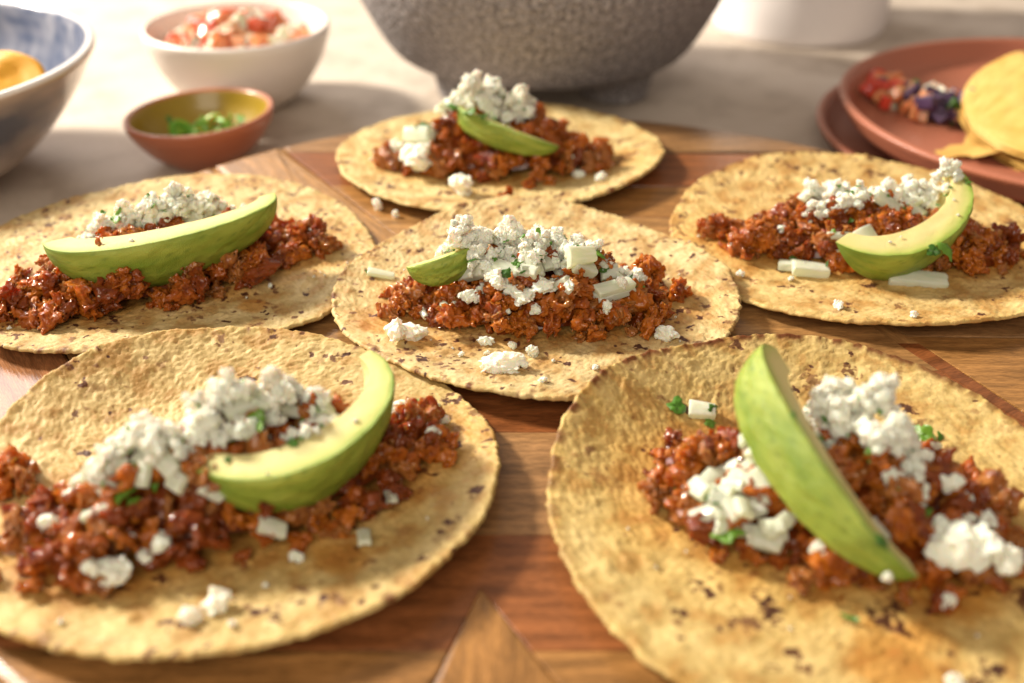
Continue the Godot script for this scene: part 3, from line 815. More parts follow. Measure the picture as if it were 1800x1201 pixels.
func avocado(k: String) -> void:
	var a: Array = AVOCADO[k]
	var t: Dictionary = TORTILLA[k]
	var p0: Vector3 = a[0]; var p1: Vector3 = a[1]
	var length := (p1 - p0).length()
	var bx := (p1 - p0).normalized()
	var bz: Vector3 = a[2]
	bz = (bz - bx * bz.dot(bx)).normalized()
	var by := bz.cross(bx).normalized()
	var parts := avocado_mesh(length, a[3], a[4], a[5], k.hash() % 50)
	fix_winding(parts[0], Vector3.ZERO, true)
	var texts := {
		"RL": "long avocado slice lying across the left rear taco, green side to the front",
		"R": "curved avocado slice on the right rear taco with a cheese crumb on its tip",
		"FL": "thick curved avocado slice on the front left taco, pale cut face up",
		"FR": "avocado slice standing on edge over the front right taco, pale green side left",
		"T": "green avocado slice half hidden under cheese on the rear centre taco",
		"C": "avocado slice end sticking out left of the onion heap on the middle taco"}
	var root := thing("avocado_slice", texts[k], "avocado slice", Vector3(t.at.x, 0, t.at.y) + (p0 + p1) * 0.0005, "avocado slices on the tacos")
	root.basis = Basis(bx, by, bz)
	var grid: PackedFloat32Array = ground[k]
	var mid := (p0 + p1) * 0.5
	for q in 2:
		var v: PackedVector3Array = parts[q][0]
		var mm := PackedVector3Array()
		for p in v:
			mm.append(p * 0.001)
			var w := mid + bx * p.x + by * p.y + bz * p.z
			var gx := int(w.x + GN * 0.5); var gz := int(w.z + GN * 0.5)
			if gx >= 1 and gz >= 1 and gx < GN - 1 and gz < GN - 1:
				for e in [0, 1, -1, GN, -GN]:
					if grid[gz * GN + gx + e] < w.y: grid[gz * GN + gx + e] = w.y
		obj(["green_side", "flesh"][q], arrays(mm, parts[q][2], parts[q][1]), mat(Color(1, 1, 1), 0.46 if q == 0 else 0.50, {"vc": true, "sss": 0.15, "spec": 0.5, "bump": tex.pores, "bump_cm": 0.022, "tri": 60.0}), root)
	ground[k] = grid


# ---------------------------------------------------------------- laying food on a tortilla
func rest_on(k: String, x: float, z: float, foot: float, firm := 0.6) -> float:
	var grid: PackedFloat32Array = ground[k]
	var best := -9.0; var sum := 0.0; var cnt := 0
	var r := int(ceil(foot))
	for dz in range(-r, r + 1):
		for dx in range(-r, r + 1):
			if dx * dx + dz * dz > foot * foot + 0.5: continue
			var gx := int(x + GN * 0.5) + dx; var gz := int(z + GN * 0.5) + dz
			if gx < 0 or gz < 0 or gx >= GN or gz >= GN: continue
			var h := grid[gz * GN + gx]
			best = maxf(best, h); sum += h; cnt += 1
	return lerpf(sum / maxi(cnt, 1), best, firm)


func heap_up(k: String, x: float, z: float, r: float, top: float, round := true) -> void:
	var grid: PackedFloat32Array = ground[k]
	var n := int(ceil(r))
	for dz in range(-n, n + 1):
		for dx in range(-n, n + 1):
			var d := (dx * dx + dz * dz) / (r * r)
			if d > 1.0: continue
			var gx := int(x + GN * 0.5) + dx; var gz := int(z + GN * 0.5) + dz
			if gx < 0 or gz < 0 or gx >= GN or gz >= GN: continue
			var h := top - (r * (1.0 - sqrt(1.0 - d)) if round else 0.0)
			if grid[gz * GN + gx] < h: grid[gz * GN + gx] = h
	ground[k] = grid


func turned() -> Basis:
	return Basis(Quaternion(rng.randfn(), rng.randfn(), rng.randfn(), rng.randfn()).normalized())


func meat(k: String) -> void:
	var m: Array = MEAT[k]; var t: Dictionary = TORTILLA[k]
	var root := thing("meat_filling", "heap of glossy reddish brown minced meat on the %s tortilla" % WHICH[k], "meat filling", Vector3(t.at.x, 0, t.at.y), "meat fillings of the tacos")
	var la := deg_to_rad(m[4]); var ca := cos(la); var sa := sin(la)
	# the packed middle of the heap
	var v := PackedVector3Array(); var idx := PackedInt32Array(); var col := PackedColorArray()
	var nr := 30; var ns := 110
	var grid: PackedFloat32Array = ground[k]
	for i in nr + 1:
		for j in ns:
			var a := TAU * j / ns; var f := i / float(nr) * 0.70
			var lu: float = cos(a) * f * m[2]; var lv: float = sin(a) * f * m[3]
			var x: float = m[0] + lu * ca - lv * sa; var z: float = m[1] + lu * sa + lv * ca
			var y: float = 0.8 + m[5] * pow(1.0 - f * f * 1.6, 0.8) * (0.85 + 0.35 * noise.get_noise_2d(x * 0.05, z * 0.05 + m[0])) + 2.2 * noise.get_noise_2d(x * 0.22, z * 0.22) * (1.0 - f)
			v.append(Vector3(x, y, z) * 0.001)
			col.append(Color(0.7, 0.6, 0.55).lerp(Color(1.2, 1.1, 1.0), 0.5 + 0.5 * noise.get_noise_2d(x * 0.3, z * 0.3)))
			var gx := int(x + GN * 0.5); var gz := int(z + GN * 0.5)
			if gx > 0 and gz > 0 and gx < GN - 1 and gz < GN - 1:
				for e in [0, 1, GN, GN + 1, -1, -GN]: grid[gz * GN + gx + e] = maxf(grid[gz * GN + gx + e], y)
	ground[k] = grid
	for i in nr:
		for j in ns:
			var j2 := (j + 1) % ns
			quad(idx, i * ns + j, i * ns + j2, (i + 1) * ns + j2, (i + 1) * ns + j)
	var core := obj("packed_mince", arrays(v, idx, col), meat_mats[2], root)
	core.set_meta("kind", "stuff")
	# a first layer all over the mound, then loose ones
	var step := 5.2 if k in ["C", "T", "R", "RL"] else 5.7
	var places := []
	for iz in range(-9, 10):
		for ix in range(-16, 17):
			var lu := (ix + 0.5 * (iz % 2)) * step + rng.randf_range(-2.2, 2.2); var lv := iz * step * 0.87 + rng.randf_range(-2.2, 2.2)
			var d: float = sqrt(pow(lu / m[2], 2.0) + pow(lv / m[3], 2.0)) + 0.30 * noise.get_noise_2d(lu * 0.06 + m[0] * 9.0, lv * 0.06)
			if d < 0.97: places.append(Vector3(lu, lv, lerpf(2.4, 5.6, pow(rng.randf(), 1.4))))
	for i in int(m[6]) * 2 / 5:
		var a := rng.randf() * TAU; var f := pow(rng.randf(), 0.5) * 1.06
		places.append(Vector3(cos(a) * f * m[2], sin(a) * f * m[3], rng.randf_range(1.5, 3.4)))
	for p in places: crumble(k, root, m[0] + p.x * ca - p.y * sa, m[1] + p.x * sa + p.y * ca, p.z)


func crumble(k: String, root: Node3D, x: float, z: float, r: float) -> void:
	var y := rest_on(k, x, z, r * 0.7, 0.2) + r * 0.36
	var o := obj("meat_crumble", meat_meshes[rng.randi() % meat_meshes.size()], meat_mats[rng.randi() % meat_mats.size()], root)
	o.transform = Transform3D(turned() * Basis.from_scale(Vector3(1.15, 0.8, 1.0) * r * 0.00112), Vector3(x, y, z) * 0.001)
	heap_up(k, x, z, r * 0.85, y + r * 0.62)


func lay(k: String, o: MeshInstance3D, x: float, y: float, z: float, b: Basis) -> void:
	var t: Dictionary = TORTILLA[k]
	o.transform = Transform3D(b, Vector3(t.at.x + x * 0.001, y * 0.001, t.at.y + z * 0.001))


func cheese(k: String, x: float, z: float, size: float, label: String, group: String, sink := 0.35) -> void:
	var r := size * 0.5
	var y := rest_on(k, x, z, maxf(r * 0.6, 0.8), 0.45) + r * (0.75 - sink)
	var o := obj("cheese_crumble", cheese_meshes[rng.randi() % cheese_meshes.size()], cheese_mat)
	if r > 3.9: lay(k, o, x, y - r * 0.2, z, Basis(Vector3.UP, rng.randf() * TAU) * Basis.from_scale(Vector3(1.08, 0.68, 0.85) * r * 0.00105))
	else: lay(k, o, x, y, z, turned().scaled(Vector3(1.0, rng.randf_range(0.85, 1.0), 1.0) * r * 0.00105))
	heap_up(k, x, z, r * 0.8, y + r * 0.62)
	tag(o, label, "cheese crumble", group)


func onion(k: String, x: float, z: float, length: float, width: float, yaw: float, label: String, group: String) -> void:
	var foot := minf(length, width) * 0.4
	var thick := clampf(width * 0.44, 1.6, 3.6)
	var y := rest_on(k, x, z, foot, 0.5) + thick * 0.55
	# lean with the slope underneath
	var e := 4.0
	var gx := (rest_on(k, x + e, z, 2.0, 0.3) - rest_on(k, x - e, z, 2.0, 0.3)) / (2.0 * e)
	var gz := (rest_on(k, x, z + e, 2.0, 0.3) - rest_on(k, x, z - e, 2.0, 0.3)) / (2.0 * e)
	var up := Vector3(-clampf(gx, -0.8, 0.8), 1.0, -clampf(gz, -0.8, 0.8)).normalized()
	up = (up + Vector3(rng.randfn(), 0, rng.randfn()) * 0.18).normalized()
	var fx := Vector3(cos(deg_to_rad(yaw)), 0, sin(deg_to_rad(yaw)))
	fx = (fx - up * fx.dot(up)).normalized()
	var fz := fx.cross(up).normalized()
	var o := obj("onion_piece", onion_meshes[rng.randi() % onion_meshes.size()], onion_mat)
	lay(k, o, x, y, z, Basis(fx * length, up * thick * 3.3, fz * width).scaled(Vector3.ONE * 0.001))
	heap_up(k, x, z, maxf(width, length * 0.7) * 0.42, y + thick * 0.5, false)
	tag(o, label, "onion piece", group)


func herb(k: String, x: float, z: float, size: float, label: String, group: String) -> void:
	var y := rest_on(k, x, z, 1.2, 0.7) + 0.5
	var o := obj("cilantro_scrap", herb_meshes[rng.randi() % herb_meshes.size()], herb_mats[rng.randi() % herb_mats.size()])
	var up := Vector3(rng.randfn() * 0.3, 1.0, 0.25 + rng.randfn() * 0.3).normalized()
	var fx := Vector3(cos(rng.randf() * TAU), 0.0, sin(rng.randf() * TAU)).normalized()
	fx = (fx - up * fx.dot(up)).normalized()
	lay(k, o, x, y, z, Basis(fx, up, fx.cross(up)).scaled(Vector3.ONE * size * 0.00135))
	tag(o, label, "cilantro scrap", group)


var fine_cheese := []
var fine_herb := []

func sprinkle(k: String, q: Array, count: int, least: float, most: float, out: Array, leaf := false) -> void:
	var t: Dictionary = TORTILLA[k]
	for i in count:
		var p := in_field(q)
		var s := lerpf(least, most, pow(rng.randf(), 1.8))
		var y := rest_on(k, p.x, p.y, 0.9, 0.5) + s * 0.3
		var b := turned().scaled(Vector3.ONE * s * 0.00055)
		if leaf: b = (Basis(Vector3(rng.randfn(), 0, rng.randfn()).normalized(), rng.randfn() * 0.5) * Basis(Vector3.UP, rng.randf() * TAU)).scaled(Vector3.ONE * s * 0.0013)
		out.append(Transform3D(b, Vector3(t.at.x + p.x * 0.001, y * 0.001, t.at.y + p.y * 0.001)))
		if not leaf: heap_up(k, p.x, p.y, maxf(s * 0.4, 0.6), y + s * 0.25)


func mass(called: String, mesh: Mesh, m: Material, where: Array, label: String, category: String) -> void:
	var mm := MultiMesh.new()
	mm.transform_format = MultiMesh.TRANSFORM_3D
	mm.mesh = mesh
	mm.instance_count = where.size()
	for i in where.size(): mm.set_instance_transform(i, where[i])
	var o := MultiMeshInstance3D.new()
	o.name = called; o.multimesh = mm; o.material_override = m
	add_child(o, true)
	tag(o, label, category)
	o.set_meta("kind", "stuff")


func place_words(rank: int, count: int) -> String:
	var words := ["leftmost", "second from left", "third from left", "fourth from left", "fifth from left", "sixth from left", "seventh from left", "eighth from left", "ninth from left", "tenth from left", "eleventh from left", "twelfth from left"]
	if rank == count - 1 and count > 1: return "rightmost"
	return words[mini(rank, words.size() - 1)]


func ranks(rows: Array) -> Array:
	var order := range(rows.size())
	order.sort_custom(func(a, b): return rows[a][0] < rows[b][0])
	var out := []; out.resize(rows.size())
	for i in order.size(): out[order[i]] = i
	return out


const CHEESE_HEAP := {   # fields of heaped cheese: x, z, half length, half depth, turn (deg), pieces, least and greatest size (mm)
	"C": [[-9.0, 7.0, 20.0, 9.0, -5.0, 26, 3.6, 8.0], [12.0, 2.0, 14.0, 8.0, 0.0, 8, 3.6, 7.0], [32.0, 12.0, 5.0, 4.0, 0.0, 3, 3.5, 6.0], [-29.0, 6.0, 5.0, 4.0, 0.0, 3, 4.0, 7.0], [-4.0, 19.0, 20.0, 6.0, 0.0, 8, 3.2, 6.0]],
	"T": [[-3.0, 9.0, 18.0, 10.0, 0.0, 42, 4.5, 9.0]],
	"R": [[2.0, 2.0, 28.0, 8.0, 8.0, 32, 4.0, 8.5], [-18.0, 11.0, 12.0, 6.0, 0.0, 8, 3.2, 6.5]],
	"RL": [[-4.0, 7.0, 25.0, 7.0, -24.0, 30, 4.4, 9.5], [24.0, -6.0, 7.0, 5.0, 0.0, 4, 4.0, 7.0]],
	"FL": [[-1.0, 11.0, 27.0, 11.0, -22.0, 32, 4.0, 8.5], [24.0, 8.0, 9.0, 9.0, 0.0, 6, 3.8, 7.0], [-12.0, 22.0, 18.0, 6.0, -10.0, 7, 3.0, 5.5]],
	"FR": [[5.0, -13.0, 10.0, 13.0, 25.0, 36, 4.0, 8.5], [13.0, 5.0, 8.0, 12.0, -10.0, 14, 3.4, 7.0]]}
const DICE := {   # fields of small onion dice among the cheese
	"C": [2.0, 10.0, 30.0, 11.0, 0.0, 20], "T": [-8.0, 10.0, 24.0, 11.0, 0.0, 14], "R": [2.0, 6.0, 34.0, 11.0, 8.0, 16], "RL": [2.0, 3.0, 30.0, 8.0, -22.0, 14], "FL": [-6.0, 15.0, 30.0, 11.0, -22.0, 34], "FR": [-20.0, 8.0, 15.0, 15.0, 25.0, 40]}


func in_field(q: Array) -> Vector2:
	var a := rng.randf() * TAU; var f := sqrt(rng.randf()); var la := deg_to_rad(q[4])
	var lu: float = cos(a) * f * q[2]; var lv: float = sin(a) * f * q[3]
	return Vector2(q[0] + lu * cos(la) - lv * sin(la), q[1] + lu * sin(la) + lv * cos(la))


func heap_spot(q: Array, p: Vector2) -> String:
	var u: float = (p.x - q[0]) / q[2]; var v: float = (p.y - q[1]) / q[3]
	if absf(u) < 0.4 and absf(v) < 0.4: return "in the middle"
	if absf(u) < 0.3: return "at the back" if v < 0.0 else "at the front"
	return ("at the left" if u < 0.0 else "at the right") + (" back" if v < -0.3 else (" front" if v > 0.3 else " end"))


func taco(k: String) -> void:
	rng.seed = 100 + ORDER.find(k)
	var w: String = WHICH[k]
	meat(k)
	var root: Node3D = get_child(get_child_count() - 1)
	var strays := {"T": [[3, 56, 2.6], [12, 42, 3.2], [22, 39, 2.6], [-50, 10, 3.0]], "FL": [[60, -8, 3.4], [56, -2, 3.0], [-58, 4, 4.5], [-54, 8, 4.0], [-60, 10, 4.0]], "R": [[-63, 0, 3.6], [-60, 3, 3.2]], "FR": [[20, 38, 4.0], [16, 40, 3.4]], "C": [[-52, 6, 2.6]], "RL": [[-20, 52, 3.2], [56, -8, 4.0], [52, -14, 4.2]]}
	for s in strays.get(k, []): crumble(k, root, s[0], s[1], s[2])
	var rk := ranks(ONION[k])
	var first := []
	for i in ONION[k].size():
		var s: Array = ONION[k][i]
		var size := "long" if s[3] > s[4] * 1.9 else ("broad" if s[3] > 12.0 else ("tiny" if s[3] < 6.0 else "small"))
		var shrink: float = 0.74 if k == "FR" else (0.85 if k == "FL" else 1.0)
		onion(k, s[0], s[1], s[3] * shrink, s[4] * shrink, s[5], "%s translucent white onion piece on the %s taco, %s" % [size, w, place_words(rk[i], rk.size())], "onion pieces on the %s taco" % w)
	var dice: Array = DICE[k]
	for i in int(dice[5]): diced(k, dice, w)
	avocado(k)
	for q in CHEESE_HEAP[k]:
		for i in int(q[5]):
			var p := in_field(q)
			var size: float = lerpf(q[6], q[7], pow(rng.randf(), 1.1))
			cheese(k, p.x, p.y, size, "%s white cheese crumble %s of heap on %s taco" % ["large" if size > 6.6 else ("medium" if size > 4.8 else "small"), heap_spot(q, p), w], "cheese crumbles heaped on the %s taco" % w)
	for q in CHEESE_HEAP[k]:
		sprinkle(k, [q[0], q[1], q[2] * 1.05, q[3] * 1.1, q[4]], int(q[5] * 7.0), 1.2, 3.8, fine_cheese)
		sprinkle(k, [q[0], q[1] + 3.0, q[2] * 1.15, q[3] * 1.3, q[4]], int(q[5] * 1.3), 1.0, 3.2, fine_herb, true)
	var around: Array = MEAT[k]
	sprinkle(k, [around[0], around[1], around[2] * 1.25, around[3] * 1.7, around[4]], 26, 0.6, 1.6, fine_cheese)
	if k == "C":
		onion(k, 14.0, 21.5, 11.0, 7.5, -20.0, "bent translucent onion slab on the front slope of the middle heap", "")
		onion(k, 25.0, 22.5, 14.0, 5.5, -25.0, "longest onion strip, sloping down the right of the middle heap", "")
		onion(k, -11.0, 21.0, 10.0, 6.0, 30.0, "onion slab under the cheese left of centre on the middle heap", "")
	rk = ranks(STRAY[k])
	for i in STRAY[k].size():
		var s: Array = STRAY[k][i]
		var size: String = "large" if s[3] > 8.0 else ("tiny" if s[3] < 3.2 else "small")
		cheese(k, s[0], s[1], s[3], "%s loose cheese crumble around the heap of the %s taco, %s" % [size, w, place_words(rk[i], rk.size())] if rk[i] < 11 or rk[i] == rk.size() - 1 else "%s loose cheese crumble low on the right half of the %s taco" % [size, w], "loose cheese crumbles on the %s taco" % w, 0.25)
	rk = ranks(HERB[k])
	for i in HERB[k].size():
		var s: Array = HERB[k][i]
		herb(k, s[0], s[1], s[3], "chopped green cilantro scrap on the %s taco, %s" % [w, place_words(rk[i], rk.size())] if rk[i] < 11 or rk[i] == rk.size() - 1 else "chopped green cilantro scrap on the right half of the %s taco" % w, "cilantro scraps on the %s taco" % w)


func diced(k: String, q: Array, w: String) -> void:
	var p := in_field(q)
	onion(k, p.x, p.y, rng.randf_range(4.0, 7.5), rng.randf_range(3.6, 5.6), rng.randf() * 180.0, "small translucent onion dice %s of heap on %s taco" % [heap_spot(q, p), w], "diced onion in the heap of the %s taco" % w)


func board_crumbs() -> void:
	mass("fine_cheese_crumbs", cheese_meshes[1], cheese_mat, fine_cheese, "fine white cheese crumbs sprinkled over all six tacos", "cheese crumbs")
	mass("fine_cilantro_flecks", herb_meshes[0], herb_mats[0], fine_herb, "fine green cilantro flecks sprinkled over all six tacos", "cilantro flecks")
	for s in [[Vector2(-0.0563, -0.0596), 5.2, "white cheese crumble on the bare board left of the rear centre tortilla"], [Vector2(-0.0484, -0.0516), 3.2, "tiny cheese crumb on the bare board beside a larger crumble"]]:
		var o := obj("cheese_crumble", cheese_meshes[3], cheese_mat)
		o.transform = Transform3D(turned().scaled(Vector3.ONE * s[1] * 0.0005), Vector3(s[0].x, s[1] * 0.0003, s[0].y))
		tag(o, s[2], "cheese crumble")


# ---------------------------------------------------------------- dishes behind
func lathe(profile: Array, seg := 96, colored = null) -> ArrayMesh:
	# profile of (radius, height) in metres, run so that the outside comes first and then over the rim to the inside
	var v := PackedVector3Array(); var c := PackedColorArray(); var idx := PackedInt32Array()
	var pts := []
	for i in profile.size() - 1:
		var p0: Vector2 = profile[maxi(i - 1, 0)]; var p1: Vector2 = profile[i]; var p2: Vector2 = profile[i + 1]; var p3: Vector2 = profile[mini(i + 2, profile.size() - 1)]
		for s in 5: pts.append(p1.cubic_interpolate(p2, p0, p3, s / 5.0))
	pts.append(profile[-1])
	var n := pts.size()
	for i in n:
		for j in seg + 1:
			var a := TAU * j / seg
			var r := maxf(pts[i].x, 0.0)
			v.append(Vector3(cos(a) * r, pts[i].y, sin(a) * r))
			if colored != null: c.append(colored.call(a, pts[i], i / float(n - 1)))
	for i in n - 1:
		for j in seg:
			var a := i * (seg + 1) + j
			quad(idx, a, a + seg + 1, a + seg + 2, a + 1)
	var s := 0.0
	for i in range(0, idx.size(), 3): s += (v[idx[i + 2]] - v[idx[i]]).cross(v[idx[i + 1]] - v[idx[i]]).dot(v[idx[i]])
	if s < 0.0: idx.reverse()
	return arrays(v, idx, c)


func vs(a: Array) -> Array:
	var out := []
	for i in range(0, a.size(), 2): out.append(Vector2(a[i], a[i + 1]) * 0.001)
	return out


func background() -> void:
	rng.seed = 555
	var t := TABLE_Y
	# white bowl of chopped tomato salsa
	var o := obj("white_bowl", lathe(vs([0, 0.6, 20, 0.3, 24, 0, 25.5, 1.5, 36, 10, 46, 25, 51, 38, 52, 43, 51.2, 45, 49.2, 44.2, 45, 30, 36, 15, 20, 8, 0, 6.5]), 96), mat(Color(0.80, 0.755, 0.71), 0.4))
	o.position = Vector3(-0.1555, t, -0.262)
	tag(o, "small white bowl of chopped tomato salsa, left of the stone mortar", "bowl")
	salsa("tomato_salsa", "chopped tomato and onion salsa heaped in the small white bowl", Vector3(-0.1555, t + 0.033, -0.262), 0.041, 0.015, 130)
	# terracotta pinch bowl with an olive glaze
	o = obj("terracotta_bowl", lathe(vs([0, 0.5, 13, 0.2, 16, 0, 17.5, 1.0, 28, 9.5, 35, 19, 37, 24, 36.9, 26.2, 35.4, 26.6, 33.6, 25, 30, 17, 22, 8, 10, 4.6, 0, 4.2]), 96, func(a: float, p: Vector2, f: float) -> Color:
		var inside := clampf((f - 0.66) * 30.0, 0.0, 1.0)
		return Color(0.40, 0.135, 0.07).lerp(Color(0.30, 0.20, 0.012), inside)), mat(Color(1, 1, 1), 0.38, {"vc": true, "coat": 0.3}))
	o.position = Vector3(-0.1560, t, -0.170)
	o.rotation_degrees.z = 3.0
	tag(o, "little terracotta bowl with olive glaze inside, holding green chili slices", "bowl")
	var texts := ["left one of the bright green chili slices in the terracotta bowl", "middle green chili slice, deepest in the terracotta bowl", "right one of the bright green chili slices in the terracotta bowl", "rear green chili slice leaning on the olive glaze of the terracotta bowl"]
	for i in 4:
		var ring := obj("chili_slice", lathe([Vector2(0.0030, 0.0010), Vector2(0.0054, 0.0012), Vector2(0.0060, 0.0009), Vector2(0.0060, -0.0009), Vector2(0.0054, -0.0012), Vector2(0.0030, -0.0010), Vector2(0.0030, 0.0010)], 24), mat([Color(0.10, 0.30, 0.02), Color(0.16, 0.36, 0.04), Color(0.12, 0.33, 0.025), Color(0.2, 0.38, 0.06)][i], 0.5, {"sss": 0.2}))
		ring.position = Vector3(-0.1560 + [-0.011, 0.001, 0.012, 0.004][i], t + [0.0175, 0.0155, 0.0185, 0.017][i], -0.170 + [0.003, 0.007, 0.001, -0.008][i])
		ring.rotation = Vector3(0.55 + 0.2 * i, i * 1.3, -0.45 + 0.3 * i)
		tag(ring, texts[i], "chili slice", "chili slices in the terracotta bowl")
	var greens := thing("chopped_herbs", "chopped green herbs heaped among the chili slices in the terracotta bowl", "herbs", Vector3(-0.156, t + 0.0125, -0.169))
	for i in 34:
		var a := rng.randf() * TAU; var f := sqrt(rng.randf()) * 0.021
		var leaf := obj("herb_bit", herb_meshes[rng.randi() % 10], mat([Color(0.10, 0.27, 0.02), Color(0.17, 0.36, 0.04), Color(0.06, 0.17, 0.015)][i % 3], 0.5) if i < 3 else (greens.get_child(i % 3) as MeshInstance3D).material_override, greens)
		leaf.transform = Transform3D(turned().scaled(Vector3.ONE * rng.randf_range(0.006, 0.010)), Vector3(cos(a) * f, 0.003 + rng.randf() * 0.004, sin(a) * f))
	# blue and white bowl at the left edge, with chips
	o = obj("blue_bowl", lathe(vs([0, 1, 40, 0.6, 46, 0, 49, 1.5, 72, 16, 92, 38, 103, 56, 106, 61, 105.4, 63.4, 103, 63.6, 100, 61, 93, 44, 74, 22, 45, 10, 0, 7]), 140, func(a: float, p: Vector2, f: float) -> Color:
		var s := noise.get_noise_3d(cos(a) * 9.0, sin(a) * 9.0, p.y * 22.0)
		var s2 := noise.get_noise_3d(cos(a) * 2.5, sin(a) * 2.5, p.y * 60.0)
		if f > 0.66: return Color(0.46, 0.47, 0.52).lerp(Color(0.085, 0.115, 0.20), clampf(0.78 + s * 0.55 + s2 * 0.3 + 0.35 * fine.get_noise_3d(cos(a) * 30.0, sin(a) * 30.0, p.y * 300.0), 0.0, 1.0))
		if f > 0.52: return Color(0.82, 0.81, 0.79)
		var band := clampf(1.0 - absf(p.y - 0.042) / 0.026, 0.0, 1.0) * clampf(0.15 + 1.0 * cos(a - 1.5), 0.0, 1.0)
		return Color(0.56, 0.46, 0.39).lerp(Color(0.085, 0.10, 0.15), clampf(band * 1.6 + s2 * 0.6, 0.0, 0.97))), mat(Color(1, 1, 1), 0.22, {"vc": true, "coat": 0.5}))
	o.position = Vector3(-0.305, t, -0.141)
	tag(o, "blue and white glazed bowl of chips, cut off by the left edge", "bowl")
	chip("corn_chip", "yellow corn chip leaning over the front rim inside the blue bowl", Color(0.78, 0.40, 0.025), Vector3(-0.250, t + 0.057, -0.117), Vector3(0.62, 0.2, -0.12), 0.078)
	chip("corn_chip", "dark blue corn chip below the yellow chip in the blue bowl", Color(0.035, 0.022, 0.040), Vector3(-0.254, t + 0.053, -0.092), Vector3(0.5, 0.9, -0.1), 0.055)
	chip("corn_chip", "pale corn chip lying behind the yellow chip in the blue bowl", Color(0.55, 0.53, 0.52), Vector3(-0.276, t + 0.038, -0.150), Vector3(0.5, 0.2, 0.3), 0.06)
	chip("corn_chip", "reddish corn chip lying on the far side of the blue bowl", Color(0.42, 0.10, 0.07), Vector3(-0.246, t + 0.036, -0.139), Vector3(0.3, 1.2, 0.5), 0.045)
	mortar(Vector3(0.0165, t, -0.292))
	# white canister
	o = obj("white_canister", lathe(vs([0, 0.5, 52, 0.3, 57, 0, 59.5, 2.5, 60.5, 12, 60.5, 60, 60.5, 118, 60, 121, 57.5, 121, 57, 116, 57, 60, 56, 8, 0, 5]), 96), mat(Color(0.80, 0.765, 0.755), 0.4))
	o.position = Vector3(0.202, t, -0.428)
	tag(o, "white ceramic canister standing behind the plates, right of the stone mortar", "canister")
	plates()
	far_corner()


func salsa(called: String, label: String, at: Vector3, radius: float, rise: float, count: int) -> void:
	var root := thing(called, label, "salsa", at)
	var kinds := [["tomato_piece", mat(Color(0.55, 0.10, 0.035), 0.25, {"sss": 0.3, "coat": 0.3})], ["tomato_piece", mat(Color(0.62, 0.22, 0.08), 0.25, {"sss": 0.3, "coat": 0.3})], ["onion_bit", onion_mat], ["tomato_piece", mat(Color(0.66, 0.32, 0.17), 0.25, {"sss": 0.3, "coat": 0.3})], ["herb_bit", herb_mats[1]]]
	var bed := obj("salsa_bed", lathe([Vector2(radius, -0.010), Vector2(radius * 0.98, -0.004), Vector2(radius * 0.7, rise * 0.45), Vector2(radius * 0.3, rise * 0.75), Vector2(0, rise * 0.8)], 48), kinds[1][1], root)
	for i in count:
		var a := rng.randf() * TAU; var f := sqrt(rng.randf())
		var q: Array = kinds[[0, 1, 2, 3, 0, 2, 3, 1, 4][rng.randi() % 9]]
		var o: MeshInstance3D = obj(q[0], onion_meshes[rng.randi() % 8] if q[0] != "herb_bit" else herb_meshes[rng.randi() % 10], q[1], root)
		var s := rng.randf_range(0.006, 0.011)
		o.transform = Transform3D(turned().scaled(Vector3(s, s, s) * 1.0) * Basis.from_scale(Vector3(1, 2.2, 1)), Vector3(cos(a) * f * radius * 0.93, rise * (1.0 - f * f) * 0.85 + 0.001, sin(a) * f * radius * 0.93))


func chip(called: String, label: String, color: Color, at: Vector3, turn: Vector3, size: float) -> void:
	# a rounded triangle of fried tortilla, warped
	var seg := 60; var rings := 14
	var v := PackedVector3Array(); var idx := PackedInt32Array(); var c := PackedColorArray()
	var k := rng.randf() * 50.0
	for side in 2:
		for i in rings + 1:
			for j in seg:
				var a := TAU * j / seg
				var r := 0.5 * (0.80 + 0.20 * cos(3.0 * a)) * i / rings
				var p := Vector3(cos(a) * r, 0, sin(a) * r)
				p.y = 0.30 * p.x * p.x - 0.12 * p.z * p.z + 0.03 * noise.get_noise_3d(p.x * 4.0 + k, p.z * 4.0, 1.0) + (0.016 if side == 0 else -0.016)
				v.append(p)
				c.append(Color(0.85, 0.80, 0.72).lerp(Color(1.1, 1.08, 1.05), 0.5 + 0.6 * noise.get_noise_3d(p.x * 7.0 + k, p.z * 7.0, 3.0)))
	var off := (rings + 1) * seg
	for i in rings:
		for j in seg:
			var j2 := (j + 1) % seg
			quad(idx, i * seg + j, i * seg + j2, (i + 1) * seg + j2, (i + 1) * seg + j)
			quad(idx, off + i * seg + j, off + (i + 1) * seg + j, off + (i + 1) * seg + j2, off + i * seg + j2)
	for j in seg:
		var j2 := (j + 1) % seg
		quad(idx, rings * seg + j, rings * seg + j2, off + rings * seg + j2, off + rings * seg + j)
	var o := obj(called, arrays(v, idx, c), mat(color, 0.5, {"vc": true, "sss": 0.1}))
	o.transform = Transform3D(Basis.from_euler(turn).scaled(Vector3.ONE * size), at)
	tag(o, label, "corn chip", "corn chips in the blue bowl" if at.x < 0.0 else "")


